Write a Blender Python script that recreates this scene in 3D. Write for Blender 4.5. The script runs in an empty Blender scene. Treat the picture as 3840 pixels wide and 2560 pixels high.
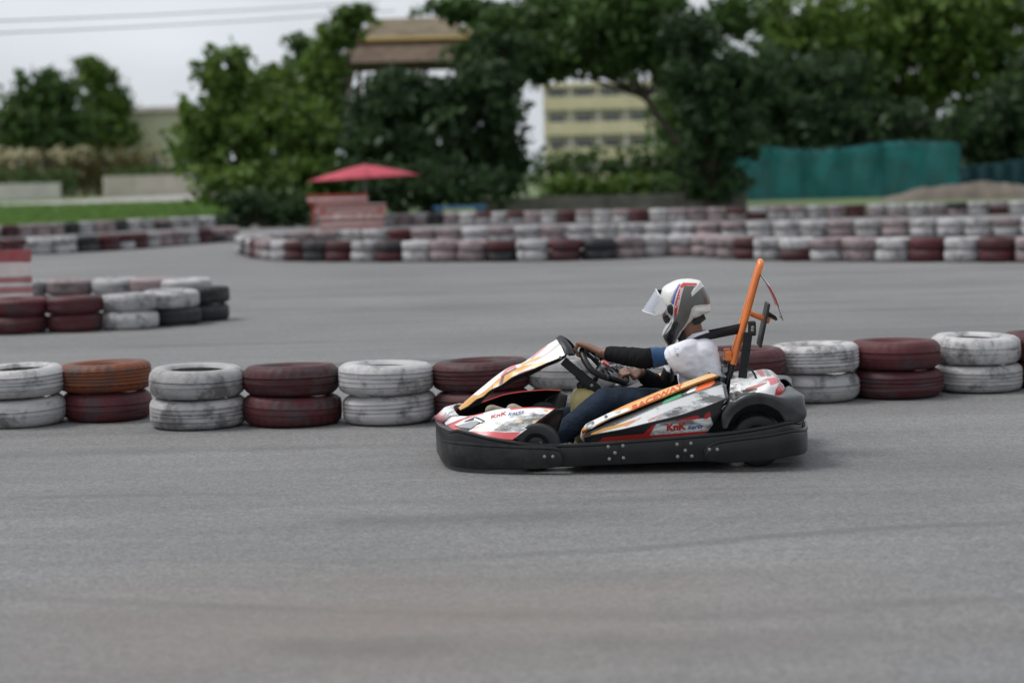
import bpy, bmesh, math, random
import numpy as np
from mathutils import Vector, Matrix, noise as mnoise

S = bpy.context.scene
C = S.collection
rnd = random.Random(7)

# ------------------------------------------------------------------ camera
FPX = 7543.0            # focal length in photograph pixels (3840 wide)
CAMH = 1.61
PITCH = math.atan((1280 - 651) / FPX)
ROLL = math.radians(1.5)
CAM = Vector((0, 0, CAMH))
_F = Vector((0, math.cos(PITCH), -math.sin(PITCH)))
_R = Vector((1, 0, 0))
_U = _R.cross(_F)
AX_R = _R * math.cos(ROLL) - _U * math.sin(ROLL)
AX_U = _R * math.sin(ROLL) + _U * math.cos(ROLL)
cd = bpy.data.cameras.new('camera')
cam = bpy.data.objects.new('camera', cd)
C.objects.link(cam)
cam.matrix_world = Matrix(((AX_R.x, AX_U.x, -_F.x, 0), (AX_R.y, AX_U.y, -_F.y, 0), (AX_R.z, AX_U.z, -_F.z, CAMH), (0, 0, 0, 1)))
cd.sensor_width = 36.0
cd.lens = FPX / 3840 * 36.0
cd.clip_start = 0.1
cd.clip_end = 5000
cd.dof.use_dof = True
cd.dof.focus_distance = 11.25
cd.dof.aperture_fstop = 1.5
S.camera = cam

# ------------------------------------------------------------------ light
SUN_EL, SUN_AZ = math.radians(60), math.radians(-78)   # high and hazy, ahead of the kart
W = bpy.data.worlds.new('World')
S.world = W
W.use_nodes = True
nt = W.node_tree
nt.nodes.clear()
wo = nt.nodes.new('ShaderNodeOutputWorld')
bg = nt.nodes.new('ShaderNodeBackground')
sky = nt.nodes.new('ShaderNodeTexSky')
sky.sky_type = 'NISHITA'
sky.sun_disc = False
sky.sun_elevation = SUN_EL
sky.sun_rotation = SUN_AZ
sky.air_density = 1.0
sky.dust_density = 4.0
sky.ozone_density = 1.0
hs = nt.nodes.new('ShaderNodeHueSaturation')
hs.inputs['Saturation'].default_value = 0.22
tc = nt.nodes.new('ShaderNodeTexCoord')
mp = nt.nodes.new('ShaderNodeMapping')
mp.inputs['Scale'].default_value = (1.0, 1.0, 2.6)
cn = nt.nodes.new('ShaderNodeTexNoise')
cn.inputs['Scale'].default_value = 4.0
cn.inputs['Detail'].default_value = 6
cn.inputs['Roughness'].default_value = 0.5
cr = nt.nodes.new('ShaderNodeMapRange')
cr.inputs['From Min'].default_value = 0.3
cr.inputs['From Max'].default_value = 0.7
cr.inputs['To Min'].default_value = 0.85
cr.inputs['To Max'].default_value = 1.10
ml = nt.nodes.new('ShaderNodeMix')
ml.data_type = 'RGBA'
ml.blend_type = 'MULTIPLY'
ml.inputs[0].default_value = 1.0
gr = nt.nodes.new('ShaderNodeMix')          # an even overcast veil over the sky
gr.data_type = 'RGBA'
gr.inputs[0].default_value = 0.6
gr.inputs[7].default_value = (7.6, 8.1, 8.75, 1)
nt.links.new(sky.outputs[0], hs.inputs['Color'])
nt.links.new(tc.outputs['Generated'], mp.inputs[0])
nt.links.new(mp.outputs[0], cn.inputs['Vector'])
nt.links.new(cn.outputs['Fac'], cr.inputs[0])
nt.links.new(hs.outputs[0], gr.inputs[6])
nt.links.new(gr.outputs[2], ml.inputs[6])
nt.links.new(cr.outputs[0], ml.inputs[7])
nt.links.new(ml.outputs[2], bg.inputs[0])
bg.inputs[1].default_value = 0.10
nt.links.new(bg.outputs[0], wo.inputs[0])

sd = bpy.data.lights.new('sun', 'SUN')
sd.energy = 1.4
sd.angle = math.radians(20)
sd.color = (1.0, 0.97, 0.93)
sun = bpy.data.objects.new('sun', sd)
C.objects.link(sun)
sdir = Vector((math.sin(SUN_AZ) * math.cos(SUN_EL), math.cos(SUN_AZ) * math.cos(SUN_EL), math.sin(SUN_EL)))
sun.rotation_euler = (-sdir).to_track_quat('-Z', 'Y').to_euler()
sun.location = (0, 0, 30)

S.view_settings.view_transform = 'Standard'
S.view_settings.look = 'None'
S.view_settings.exposure = 0.36
S.view_settings.gamma = 1.0
S.view_settings.use_curve_mapping = False
S.render.engine = 'CYCLES'
S.cycles.max_bounces = 6
S.cycles.transparent_max_bounces = 8

# ------------------------------------------------------------------ measuring helpers
def ray(px, py):
    d = AX_R * ((px - 1920) / FPX) + AX_U * ((1280 - py) / FPX) + _F
    return d

def G(px, py, z=0.0):
    """the ground point seen at photograph pixel (px, py)"""
    d = ray(px, py)
    t = (z - CAMH) / d.z
    return CAM + d * t

def H(px, py, Y):
    """the point at depth Y seen at photograph pixel (px, py)"""
    d = ray(px, py)
    return CAM + d * (Y / d.y)

# ------------------------------------------------------------------ objects
def link(o, parent=None):
    C.objects.link(o)
    if parent is not None:
        o.parent = parent
    return o

def tag(o, label=None, cat=None, group=None, kind=None):
    if label: o['label'] = label
    if cat: o['category'] = cat
    if group: o['group'] = group
    if kind: o['kind'] = kind
    return o

def empty(name, loc=(0, 0, 0), rz=0.0):
    o = bpy.data.objects.new(name, None)
    o.location = loc
    o.rotation_euler = (0, 0, rz)
    o.empty_display_size = 0.1
    return link(o)

def mesh(name, V, Fc, mats=(), smooth=True, sharp=40, mi=None):
    me = bpy.data.meshes.new(name)
    me.from_pydata([tuple(v) for v in V], [], [tuple(f) for f in Fc])
    for m in mats:
        me.materials.append(m)
    if mi is not None:
        me.polygons.foreach_set('material_index', list(mi))
    if smooth:
        me.polygons.foreach_set('use_smooth', [True] * len(me.polygons))
        if sharp is not None:
            me.set_sharp_from_angle(angle=math.radians(sharp))
    me.update()
    return me

def obj(name, me, parent=None, loc=None):
    o = bpy.data.objects.new(name, me)
    if loc is not None:
        o.location = loc
    return link(o, parent)

class MB:
    """collects shapes into one mesh"""
    def __init__(s):
        s.V, s.F, s.M = [], [], []
    def add(s, V, F, m=0):
        n = len(s.V)
        s.V += [tuple(v) for v in V]
        s.F += [tuple(i + n for i in f) for f in F]
        s.M += [m] * len(F)
        return s
    def box(s, lo, hi, m=0, bev=0.0):
        bm = bmesh.new()
        bmesh.ops.create_cube(bm, size=1)
        c = [(a + b) / 2 for a, b in zip(lo, hi)]
        d = [b - a for a, b in zip(lo, hi)]
        for v in bm.verts:
            v.co = Vector([c[i] + v.co[i] * d[i] for i in range(3)])
        if bev:
            bmesh.ops.bevel(bm, geom=bm.edges[:], offset=bev, segments=2, affect='EDGES', profile=0.6)
        bm.verts.index_update()
        s.add([v.co[:] for v in bm.verts], [[v.index for v in f.verts] for f in bm.faces], m)
        bm.free()
        return s
    def tube(s, P, r, seg=10, m=0, caps=True, closed=False, flat=(1, 1), up=None):
        V, F = tube(P, r, seg, caps, closed, flat, up)
        return s.add(V, F, m)
    def prism(s, poly, axis_lo, axis_hi, fn, m=0):
        """poly of 2d points put through fn(u, v, w) for w at both ends"""
        n = len(poly)
        V = [fn(u, v, axis_lo) for u, v in poly] + [fn(u, v, axis_hi) for u, v in poly]
        F = [list(range(n))[::-1], list(range(n, 2 * n))] + [[i, (i + 1) % n, n + (i + 1) % n, n + i] for i in range(n)]
        return s.add(V, F, m)
    def mesh(s, name, mats, smooth=True, sharp=40):
        return mesh(name, s.V, s.F, mats, smooth, sharp, s.M)
    def obj(s, name, mats, parent=None, smooth=True, sharp=40, loc=None):
        return obj(name, s.mesh(name, mats if isinstance(mats, (list, tuple)) else [mats], smooth, sharp), parent, loc)

def tube(P, r, seg=10, caps=True, closed=False, flat=(1, 1), up=None):
    P = [Vector(p) for p in P]
    n = len(P)
    R = [r] * n if not hasattr(r, '__len__') else list(r)
    T = []
    for i in range(n):
        a = P[i - 1] if (i > 0 or closed) else P[i]
        b = P[(i + 1) % n] if (i < n - 1 or closed) else P[i]
        T.append((b - a).normalized())
    u = Vector(up) if up is not None else (Vector((0, 0, 1)) if abs(T[0].z) < 0.9 else Vector((1, 0, 0)))
    V, F = [], []
    for i in range(n):
        t = T[i]
        if up is not None:
            u = Vector(up)
        u = (u - t * u.dot(t))
        u = u.normalized() if u.length > 1e-6 else t.orthogonal().normalized()
        w = t.cross(u)
        for k in range(seg):
            a = 2 * math.pi * k / seg
            V.append(P[i] + (u * math.cos(a) * flat[0] + w * math.sin(a) * flat[1]) * R[i])
    m = n if closed else n - 1
    for i in range(m):
        j = (i + 1) % n
        for k in range(seg):
            l = (k + 1) % seg
            F.append((i * seg + k, i * seg + l, j * seg + l, j * seg + k))
    if caps and not closed:
        F.append(tuple(range(seg))[::-1])
        F.append(tuple((n - 1) * seg + k for k in range(seg)))
    return V, F

def lathe(prof, seg=24, axis='z', closed=True):
    """prof [(radius, height)] turned about an axis; closed: the profile is a loop"""
    V, F = [], []
    n = len(prof)
    for k in range(seg):
        a = 2 * math.pi * k / seg
        for (r, h) in prof:
            x, y = r * math.cos(a), r * math.sin(a)
            V.append((x, y, h) if axis == 'z' else (x, h, y))
    for k in range(seg):
        l = (k + 1) % seg
        for i in range(n if closed else n - 1):
            j = (i + 1) % n
            q = (k * n + i, l * n + i, l * n + j, k * n + j)
            F.append(q if axis == 'z' else q[::-1])
    return V, F

def spline(pts, n):
    """Catmull-Rom through pts, resampled to n points by arc length"""
    A = np.array([list(p) for p in pts], float)
    if len(A) == 2:
        t = np.linspace(0, 1, n)[:, None]
        return A[0] * (1 - t) + A[1] * t
    Q = []
    for i in range(len(A) - 1):
        p0 = A[i - 1] if i > 0 else 2 * A[0] - A[1]
        p1, p2 = A[i], A[i + 1]
        p3 = A[i + 2] if i + 2 < len(A) else 2 * A[-1] - A[-2]
        for t in np.linspace(0, 1, 16, endpoint=False):
            Q.append(0.5 * ((2 * p1) + (-p0 + p2) * t + (2 * p0 - 5 * p1 + 4 * p2 - p3) * t * t + (-p0 + 3 * p1 - 3 * p2 + p3) * t ** 3))
    Q.append(A[-1])
    Q = np.array(Q)
    L = np.concatenate([[0], np.cumsum(np.linalg.norm(np.diff(Q, axis=0), axis=1))])
    s = np.linspace(0, L[-1], n)
    return np.stack([np.interp(s, L, Q[:, k]) for k in range(A.shape[1])], 1)

def inpoly(x, y, poly):
    """which of the points (arrays x, y) lie inside a polygon"""
    r = np.zeros(x.shape, bool)
    n = len(poly)
    j = n - 1
    for i in range(n):
        xi, yi = poly[i]
        xj, yj = poly[j]
        if yi != yj:
            r ^= ((yi > y) != (yj > y)) & (x < (xj - xi) * (y - yi) / (yj - yi) + xi)
        j = i
    return r

def copy_tree(o, parent=None):
    c = o.copy()
    C.objects.link(c)
    if parent is not None:
        c.parent = parent
        c.matrix_parent_inverse = o.matrix_parent_inverse
    for ch in list(o.children):
        copy_tree(ch, c)
    return c

def bake(o):
    """replace an object's modifiers by their result"""
    dg = bpy.context.evaluated_depsgraph_get()
    dg.update()
    me = bpy.data.meshes.new_from_object(o.evaluated_get(dg))
    o.modifiers.clear()
    old = o.data
    o.data = me
    bpy.data.meshes.remove(old)
    return me

# ------------------------------------------------------------------ materials
def mat(name, col, rough=0.6, metal=0.0, var=0.0, vscale=8.0, bump=0.0, bscale=40.0, spec=0.5, coat=0.0, dirt=None, dscale=6.0, damt=0.5, sheen=0.0):
    """a Principled material: base colour with noise variation, optional grime and fine relief"""
    m = bpy.data.materials.new(name)
    m.use_nodes = True
    t = m.node_tree
    b = t.nodes['Principled BSDF']
    b.inputs['Base Color'].default_value = (*col, 1)
    b.inputs['Roughness'].default_value = rough
    b.inputs['Metallic'].default_value = metal
    b.inputs['Specular IOR Level'].default_value = spec
    b.inputs['Coat Weight'].default_value = coat
    b.inputs['Sheen Weight'].default_value = sheen
    out = None
    co = t.nodes.new('ShaderNodeTexCoord')
    if var:
        n = t.nodes.new('ShaderNodeTexNoise')
        n.inputs['Scale'].default_value = vscale
        n.inputs['Detail'].default_value = 6
        t.links.new(co.outputs['Object'], n.inputs['Vector'])
        r = t.nodes.new('ShaderNodeMapRange')
        r.inputs['From Min'].default_value = 0.3
        r.inputs['From Max'].default_value = 0.7
        r.inputs['To Min'].default_value = 1 - var
        r.inputs['To Max'].default_value = 1 + var
        t.links.new(n.outputs['Fac'], r.inputs[0])
        x = t.nodes.new('ShaderNodeMix')
        x.data_type = 'RGBA'
        x.blend_type = 'MULTIPLY'
        x.inputs[0].default_value = 1
        x.inputs[6].default_value = (*col, 1)
        t.links.new(r.outputs[0], x.inputs[7])
        out = x.outputs[2]
    if dirt is not None:
        n = t.nodes.new('ShaderNodeTexNoise')
        n.inputs['Scale'].default_value = dscale
        n.inputs['Detail'].default_value = 8
        n.inputs['Roughness'].default_value = 0.65
        t.links.new(co.outputs['Object'], n.inputs['Vector'])
        r = t.nodes.new('ShaderNodeMapRange')
        r.inputs['From Min'].default_value = 0.42
        r.inputs['From Max'].default_value = 0.72
        r.inputs['To Min'].default_value = 0
        r.inputs['To Max'].default_value = damt
        t.links.new(n.outputs['Fac'], r.inputs[0])
        x = t.nodes.new('ShaderNodeMix')
        x.data_type = 'RGBA'
        t.links.new(r.outputs[0], x.inputs[0])
        if out is not None:
            t.links.new(out, x.inputs[6])
        else:
            x.inputs[6].default_value = (*col, 1)
        x.inputs[7].default_value = (*dirt, 1)
        out = x.outputs[2]
    if out is not None:
        t.links.new(out, b.inputs['Base Color'])
    if bump:
        n = t.nodes.new('ShaderNodeTexNoise')
        n.inputs['Scale'].default_value = bscale
        n.inputs['Detail'].default_value = 5
        t.links.new(co.outputs['Object'], n.inputs['Vector'])
        bp = t.nodes.new('ShaderNodeBump')
        bp.inputs['Strength'].default_value = bump
        bp.inputs['Distance'].default_value = 0.01
        t.links.new(n.outputs['Fac'], bp.inputs['Height'])
        t.links.new(bp.outputs[0], b.inputs['Normal'])
    return m
# ------------------------------------------------------------------ ground
def ground_mats():
    m = bpy.data.materials.new('asphalt')
    m.use_nodes = True
    t = m.node_tree
    b = t.nodes['Principled BSDF']
    b.inputs['Roughness'].default_value = 0.82
    b.inputs['Specular IOR Level'].default_value = 0.35
    co = t.nodes.new('ShaderNodeTexCoord')
    def noise(scale, detail, rough=0.6, map_scale=None, rot=0.0):
        n = t.nodes.new('ShaderNodeTexNoise')
        n.inputs['Scale'].default_value = scale
        n.inputs['Detail'].default_value = detail
        n.inputs['Roughness'].default_value = rough
        if map_scale:
            p = t.nodes.new('ShaderNodeMapping')
            p.inputs['Scale'].default_value = map_scale
            p.inputs['Rotation'].default_value = (0, 0, rot)
            t.links.new(co.outputs['Object'], p.inputs[0])
            t.links.new(p.outputs[0], n.inputs['Vector'])
        else:
            t.links.new(co.outputs['Object'], n.inputs['Vector'])
        return n
    def rng(src, a, bb, c, d):
        r = t.nodes.new('ShaderNodeMapRange')
        r.inputs['From Min'].default_value = a
        r.inputs['From Max'].default_value = bb
        r.inputs['To Min'].default_value = c
        r.inputs['To Max'].default_value = d
        t.links.new(src, r.inputs[0])
        return r.outputs[0]
    def mix(kind, fac, A, B):
        x = t.nodes.new('ShaderNodeMix')
        x.data_type = 'RGBA'
        x.blend_type = kind
        for sock, v in ((x.inputs[0], fac), (x.inputs[6], A), (x.inputs[7], B)):
            if isinstance(v, (int, float)):
                sock.default_value = v
            elif isinstance(v, tuple):
                sock.default_value = (*v, 1)
            else:
                t.links.new(v, sock)
        return x.outputs[2]
    base = (0.176, 0.174, 0.172)
    c1 = mix('MULTIPLY', 1.0, base, rng(noise(0.35, 5, 0.55).outputs['Fac'], 0.3, 0.7, 0.88, 1.12))
    # worn lines that follow the racing direction
    c2 = mix('MULTIPLY', 1.0, c1, rng(noise(1.0, 6, 0.6, (0.22, 3.2, 1), 0.06).outputs['Fac'], 0.3, 0.72, 0.86, 1.10))
    # aggregate, down to single stones
    v = t.nodes.new('ShaderNodeTexVoronoi')
    v.inputs['Scale'].default_value = 85
    t.links.new(co.outputs['Object'], v.inputs['Vector'])
    sep = t.nodes.new('ShaderNodeSeparateColor')
    t.links.new(v.outputs['Color'], sep.inputs[0])
    c3 = mix('MULTIPLY', 1.0, c2, rng(sep.outputs[0], 0, 1, 0.72, 1.28))
    c3 = mix('MULTIPLY', 1.0, c3, rng(noise(14, 8, 0.7).outputs['Fac'], 0.3, 0.7, 0.88, 1.12))
    # a dusty, rust-brown spill
    st = G(1450, 2330)
    mp_ = t.nodes.new('ShaderNodeMapping')
    mp_.inputs['Location'].default_value = (-st.x * 0.45 , -st.y * 0.8 , 0)
    mp_.inputs['Scale'].default_value = (0.45, 0.8, 0)
    t.links.new(co.outputs['Object'], mp_.inputs[0])
    ln = t.nodes.new('ShaderNodeVectorMath')
    ln.operation = 'LENGTH'
    t.links.new(mp_.outputs[0], ln.inputs[0])
    nz = noise(1.6, 5).outputs['Fac']
    ad = t.nodes.new('ShaderNodeMath')
    ad.operation = 'ADD'
    t.links.new(ln.outputs['Value'], ad.inputs[0])
    t.links.new(rng(nz, 0, 1, -0.5, 0.5), ad.inputs[1])
    c4 = mix('MIX', rng(ad.outputs[0], 0.1, 1.05, 0.55, 0.0), c3, (0.20, 0.165, 0.142))
    # old skid marks: thin dark arcs
    wv = t.nodes.new('ShaderNodeTexWave')
    wv.wave_type = 'BANDS'
    wv.bands_direction = 'Y'
    wv.inputs['Scale'].default_value = 0.12
    wv.inputs['Distortion'].default_value = 3.0
    wv.inputs['Detail'].default_value = 2
    wv.inputs['Detail Scale'].default_value = 0.25
    t.links.new(co.outputs['Object'], wv.inputs['Vector'])
    sk = rng(wv.outputs['Fac'], 0.93, 1.0, 0.0, 0.45)
    mk = t.nodes.new('ShaderNodeMath')
    mk.operation = 'MULTIPLY'
    t.links.new(sk, mk.inputs[0])
    t.links.new(rng(noise(0.5, 3).outputs['Fac'], 0.45, 0.6, 0.0, 1.0), mk.inputs[1])
    c5 = mix('MIX', mk.outputs[0], c4, (0.075, 0.075, 0.078))
    # tyre marks that run along the track
    sx = t.nodes.new('ShaderNodeSeparateXYZ')
    t.links.new(co.outputs['Object'], sx.inputs[0])
    def mnode(op, a_, b_=None, c_=None):
        n = t.nodes.new('ShaderNodeMath'); n.operation = op
        for k_, v_ in enumerate((a_, b_, c_)):
            if v_ is None: continue
            if isinstance(v_, (int, float)): n.inputs[k_].default_value = v_
            else: t.links.new(v_, n.inputs[k_])
        return n.outputs[0]
    wob = rng(noise(0.22, 2, 0.4).outputs['Fac'], 0, 1, -0.9, 0.9)
    brk = rng(noise(0.9, 4, 0.6, (0.35, 1, 1)).outputs['Fac'], 0.42, 0.62, 0.0, 1.0)
    for y0, kx, kq, wd_, st_ in ((8.55, 0.05, 0.010, 0.05, 0.40), (9.62, 0.05, 0.010, 0.06, 0.45), (9.95, -0.06, 0.012, 0.05, 0.30), (16.6, 0.10, -0.006, 0.10, 0.45), (17.7, 0.10, -0.006, 0.10, 0.5), (24.0, -0.08, 0.004, 0.14, 0.5), (29.5, 0.05, 0.0, 0.2, 0.5), (7.4, -0.10, 0.02, 0.05, 0.25)):
        yl = mnode('MULTIPLY_ADD', mnode('MULTIPLY_ADD', sx.outputs[0], kq, kx), sx.outputs[0], y0)
        dd = mnode('ABSOLUTE', mnode('SUBTRACT', mnode('ADD', sx.outputs[1], wob), yl))
        c5 = mix('MIX', mnode('MULTIPLY', rng(dd, wd_ * 0.5, wd_ * 1.6, st_, 0.0), brk), c5, (0.075, 0.075, 0.076))
    # rubbered line of the karts
    c5 = mix('MIX', rng(noise(0.16, 4, 0.5, (0.5, 2.2, 1), 0.10).outputs['Fac'], 0.50, 0.68, 0.0, 0.42), c5, (0.105, 0.105, 0.108))
    t.links.new(c5, b.inputs['Base Color'])
    bp = t.nodes.new('ShaderNodeBump')
    bp.inputs['Strength'].default_value = 0.45
    bp.inputs['Distance'].default_value = 0.006
    t.links.new(v.outputs['Distance'], bp.inputs['Height'])
    t.links.new(bp.outputs[0], b.inputs['Normal'])
    return m

M_ASPHALT = ground_mats()
M_EARTH = mat('grassy_earth', (0.085, 0.135, 0.040), 0.95, var=0.45, vscale=0.25, dirt=(0.11, 0.095, 0.06), dscale=0.12, damt=0.6)
M_ROAD = mat('pale_concrete', (0.30, 0.29, 0.27), 0.9, var=0.15, vscale=0.4)

def sheet(name, pts, z, m, kind='structure'):
    o = obj(name, mesh(name, [(x, y, z) for x, y in pts], [tuple(range(len(pts)))], [m], smooth=False))
    o['kind'] = kind
    return o

sheet('ground', [(-1500, -60), (1500, -60), (1500, 3000), (-1500, 3000)], -0.008, M_EARTH)
# the track ends under the outermost tyre wall
def gp(px, py): 
    p = G(px, py)
    return (p.x, p.y)
edge = [gp(4100, 786), gp(3300, 800), gp(2600, 816), (gp(1900, 826)), gp(1000, 834), gp(500, 850), gp(0, 880)]
sheet('asphalt_track', [(-60, -40), (60, -40), (60, edge[0][1])] + edge + [(-60, edge[-1][1])], 0.0, M_ASPHALT)

# ------------------------------------------------------------------ tyres
def paint_mat(name, col, wear=(0.045, 0.043, 0.045), amt=0.75):
    """weathered paint on rubber: chipped, with grime; differs from tyre to tyre"""
    m = bpy.data.materials.new(name)
    m.use_nodes = True
    t = m.node_tree
    b = t.nodes['Principled BSDF']
    b.inputs['Roughness'].default_value = 0.62
    b.inputs['Specular IOR Level'].default_value = 0.35
    co = t.nodes.new('ShaderNodeTexCoord')
    oi = t.nodes.new('ShaderNodeObjectInfo')
    ad = t.nodes.new('ShaderNodeVectorMath')
    ad.operation = 'MULTIPLY_ADD'
    t.links.new(oi.outputs['Random'], ad.inputs[0])
    ad.inputs[1].default_value = (37, 91, 53)
    t.links.new(co.outputs['Object'], ad.inputs[2])
    def noise(scale, det, rough, sc=None):
        n = t.nodes.new('ShaderNodeTexNoise')
        n.inputs['Scale'].default_value = scale
        n.inputs['Detail'].default_value = det
        n.inputs['Roughness'].default_value = rough
        if sc:
            p = t.nodes.new('ShaderNodeMapping')
            p.inputs['Scale'].default_value = sc
            t.links.new(ad.outputs[0], p.inputs[0])
            t.links.new(p.outputs[0], n.inputs['Vector'])
        else:
            t.links.new(ad.outputs[0], n.inputs['Vector'])
        return n.outputs['Fac']
    def rng(s, a, c, d, e):
        r = t.nodes.new('ShaderNodeMapRange')
        for k, v in zip(('From Min', 'From Max', 'To Min', 'To Max'), (a, c, d, e)):
            r.inputs[k].default_value = v
        t.links.new(s, r.inputs[0])
        return r.outputs[0]
    def mix(kind, fac, A, B):
        x = t.nodes.new('ShaderNodeMix')
        x.data_type = 'RGBA'
        x.blend_type = kind
        for sock, v in ((x.inputs[0], fac), (x.inputs[6], A), (x.inputs[7], B)):
            if isinstance(v, (int, float)): sock.default_value = v
            elif isinstance(v, tuple): sock.default_value = (*v, 1)
            else: t.links.new(v, sock)
        return x.outputs[2]
    c = mix('MULTIPLY', 1.0, col, rng(oi.outputs['Random'], 0, 1, 0.72, 1.12))
    c = mix('MULTIPLY', 1.0, c, rng(noise(3, 5, 0.6), 0.3, 0.7, 0.8, 1.12))
    c = mix('MIX', rng(noise(5, 9, 0.72), 0.50, 0.62, 0.0, amt), c, wear)
    c = mix('MIX', rng(noise(9, 6, 0.7, (0.35, 0.35, 3.0)), 0.50, 0.70, 0.0, 0.45), c, (0.10, 0.092, 0.085))
    t.links.new(c, b.inputs['Base Color'])
    n2 = noise(30, 4, 0.6)
    bp = t.nodes.new('ShaderNodeBump')
    bp.inputs['Strength'].default_value = 0.3
    bp.inputs['Distance'].default_value = 0.006
    t.links.new(n2, bp.inputs['Height'])
    t.links.new(bp.outputs[0], b.inputs['Normal'])
    return m

TY = {
    'white': paint_mat('white_tyre_paint', (0.46, 0.448, 0.45), amt=0.7),
    'dark red': paint_mat('red_tyre_paint', (0.082, 0.016, 0.020), amt=0.7),
    'rusty orange': paint_mat('orange_tyre_paint', (0.20, 0.058, 0.022), amt=0.6),
    'bare black': paint_mat('bare_tyre_rubber', (0.028, 0.028, 0.031), wear=(0.12, 0.115, 0.11), amt=0.35),
    'faded pink': paint_mat('pink_tyre_paint', (0.30, 0.235, 0.24), amt=0.65),
}

def tyre_mesh(name, seg, detail, seed):
    r = random.Random(seed)
    R, w = 0.302, 0.196
    lug = 0.0
    if detail:
        sh = r.uniform(0.024, 0.040)                            # how square the shoulder is
        prof = [(0.185, 0.020), (0.200, 0.006), (0.225, 0.001), (0.262, 0.004), (0.280, sh * 0.5), (0.295, sh)]
        ng = r.choice([2, 3, 4, 4, 5])
        gs = [w / 2 + (k - (ng - 1) / 2) * (0.115 / max(ng, 3)) + r.uniform(-.002, .002) for k in range(ng)]
        for g in gs:                                            # grooves round the tread
            d = r.uniform(0.006, 0.011)
            prof += [(R - 0.001, g - 0.0045), (R - d, g - 0.003), (R - d, g + 0.003), (R - 0.001, g + 0.0045)]
        prof += [(0.295, w - sh), (0.280, w - sh * 0.5), (0.262, w - 0.004), (0.225, w - 0.001), (0.200, w - 0.006), (0.185, w - 0.020)]
        prof += [(0.178, w - 0.03), (0.21, w - 0.045), (0.262, w * 0.65), (0.266, w * 0.4), (0.21, 0.045), (0.178, 0.03)]
        lug = r.choice([0.0, 0.004, 0.007])
    else:
        prof = [(0.185, 0.012), (0.225, 0.001), (0.270, 0.005), (0.297, 0.030), (R, w / 2), (0.297, w - 0.030), (0.270, w - 0.005), (0.225, w - 0.001), (0.185, w - 0.012), (0.25, w / 2)]
    V, F = lathe(prof, seg)
    a0, e = r.uniform(0, 6.28), r.uniform(0.006, 0.020)
    a1, sag = r.uniform(0, 6.28), r.uniform(0.003, 0.010)
    out = []
    for (x, y, z) in V:                                         # none is quite round or level any more
        a = math.atan2(y, x)
        q = math.hypot(x, y)
        k = 1 + e * math.cos(2 * (a - a0)) + e * 0.4 * math.cos(3 * a + a1)
        if lug and q > 0.27 and (z < 0.05 or z > w - 0.05) and int((a + 7) * 60 / 6.2832) % 2:
            k *= 1 - lug / 0.3                                  # shoulder blocks
        out.append((x * k, y * k, z + (sag * math.sin(a + a1) if z > w / 2 else 0.0)))
    return mesh(name, out, F, [TY['white']], sharp=50)

TM_near = [tyre_mesh('tyre', 120, True, i) for i in range(9)]
TM_far = [tyre_mesh('tyre', 28, False, 10 + i) for i in range(3)]

ORD = ['first', 'second', 'third', 'fourth', 'fifth', 'sixth', 'seventh', 'eighth', 'ninth', 'tenth', 'eleventh', 'twelfth', 'thirteenth', 'fourteenth', 'fifteenth', 'sixteenth', 'seventeenth', 'eighteenth', 'nineteenth']
def ordinal(n):
    if n < 20: return ORD[n - 1]
    tens = {2: 'twent', 3: 'thirt', 4: 'fort', 5: 'fift', 6: 'sixt', 7: 'sevent'}[n // 10]
    return tens + 'ieth' if n % 10 == 0 else tens + 'y-' + ORD[n % 10 - 1]

def put_tyre(x, y, level, colour, label, group, far, rr):
    me = rr.choice(TM_far if far else TM_near)
    o = bpy.data.objects.new('tyre', me)
    o.location = (x + rr.uniform(-1, 1) * 0.012, y + rr.uniform(-1, 1) * 0.02, 0.003 + level * 0.196)
    o.rotation_euler = (rr.uniform(-1, 1) * 0.016, rr.uniform(-1, 1) * 0.016, rr.uniform(0, 6.28))
    k = rr.uniform(1.0, 1.05) if far else rr.uniform(1.025, 1.075)
    o.scale = (k, k, rr.uniform(0.97, 1.0))
    C.objects.link(o)
    o.material_slots[0].link = 'OBJECT'
    o.material_slots[0].material = TY[colour]
    tag(o, label, 'tyre', group)
    return o

LV = ('lower', 'upper')

# --- the wall beside the kart: centre pixel and front foot of each stack, with the colour of its two tyres (lower, upper)
near = [(-290, 1612, 'dark red', 'dark red'), (80, 1607, 'white', 'white'), (405, 1588, 'dark red', 'rusty orange'), (745, 1616, 'white', 'white'),
        (1105, 1606, 'dark red', 'dark red'), (1462, 1602, 'white', 'white'), (1815, 1592, 'dark red', 'dark red'), (2160, 1578, 'white', 'white'),
        (2480, 1562, 'white', 'white'), (2775, 1540, 'dark red', 'dark red'), (3055, 1517, 'white', 'white'), (3362, 1502, 'dark red', 'dark red'),
        (3660, 1480, 'white', 'white'), (3935, 1462, 'dark red', 'dark red')]
rr = random.Random(3)
where = {0: 'farthest ahead of the kart, at the picture edge', 1: 'fourth stack ahead of the kart nose', 2: 'stack set back behind its neighbours, third ahead of the kart',
         3: 'bulging stack, second ahead of the kart nose', 4: 'between two white stacks just ahead of the kart', 5: 'just ahead of the kart nose',
         6: 'behind the sloping front panel of the kart', 7: 'behind the steering wheel of the kart', 8: 'hidden behind the driver',
         9: 'behind the rear belt post of the kart', 10: 'just behind the kart tail', 11: 'first red stack behind the kart tail', 12: 'second white stack behind the kart tail',
         13: 'farthest behind the kart, at the picture edge'}
for i, (px, py, a, b) in enumerate(near):
    p = G(px, py)
    y = p.y + 0.30
    x = p.x * y / p.y
    for lv, colour in ((0, a), (1, b)):
        put_tyre(x, y, lv, colour, f'{LV[lv]} {colour} tyre {where[i]}', 'tyres of the wall beside the kart', False, rr)

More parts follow.
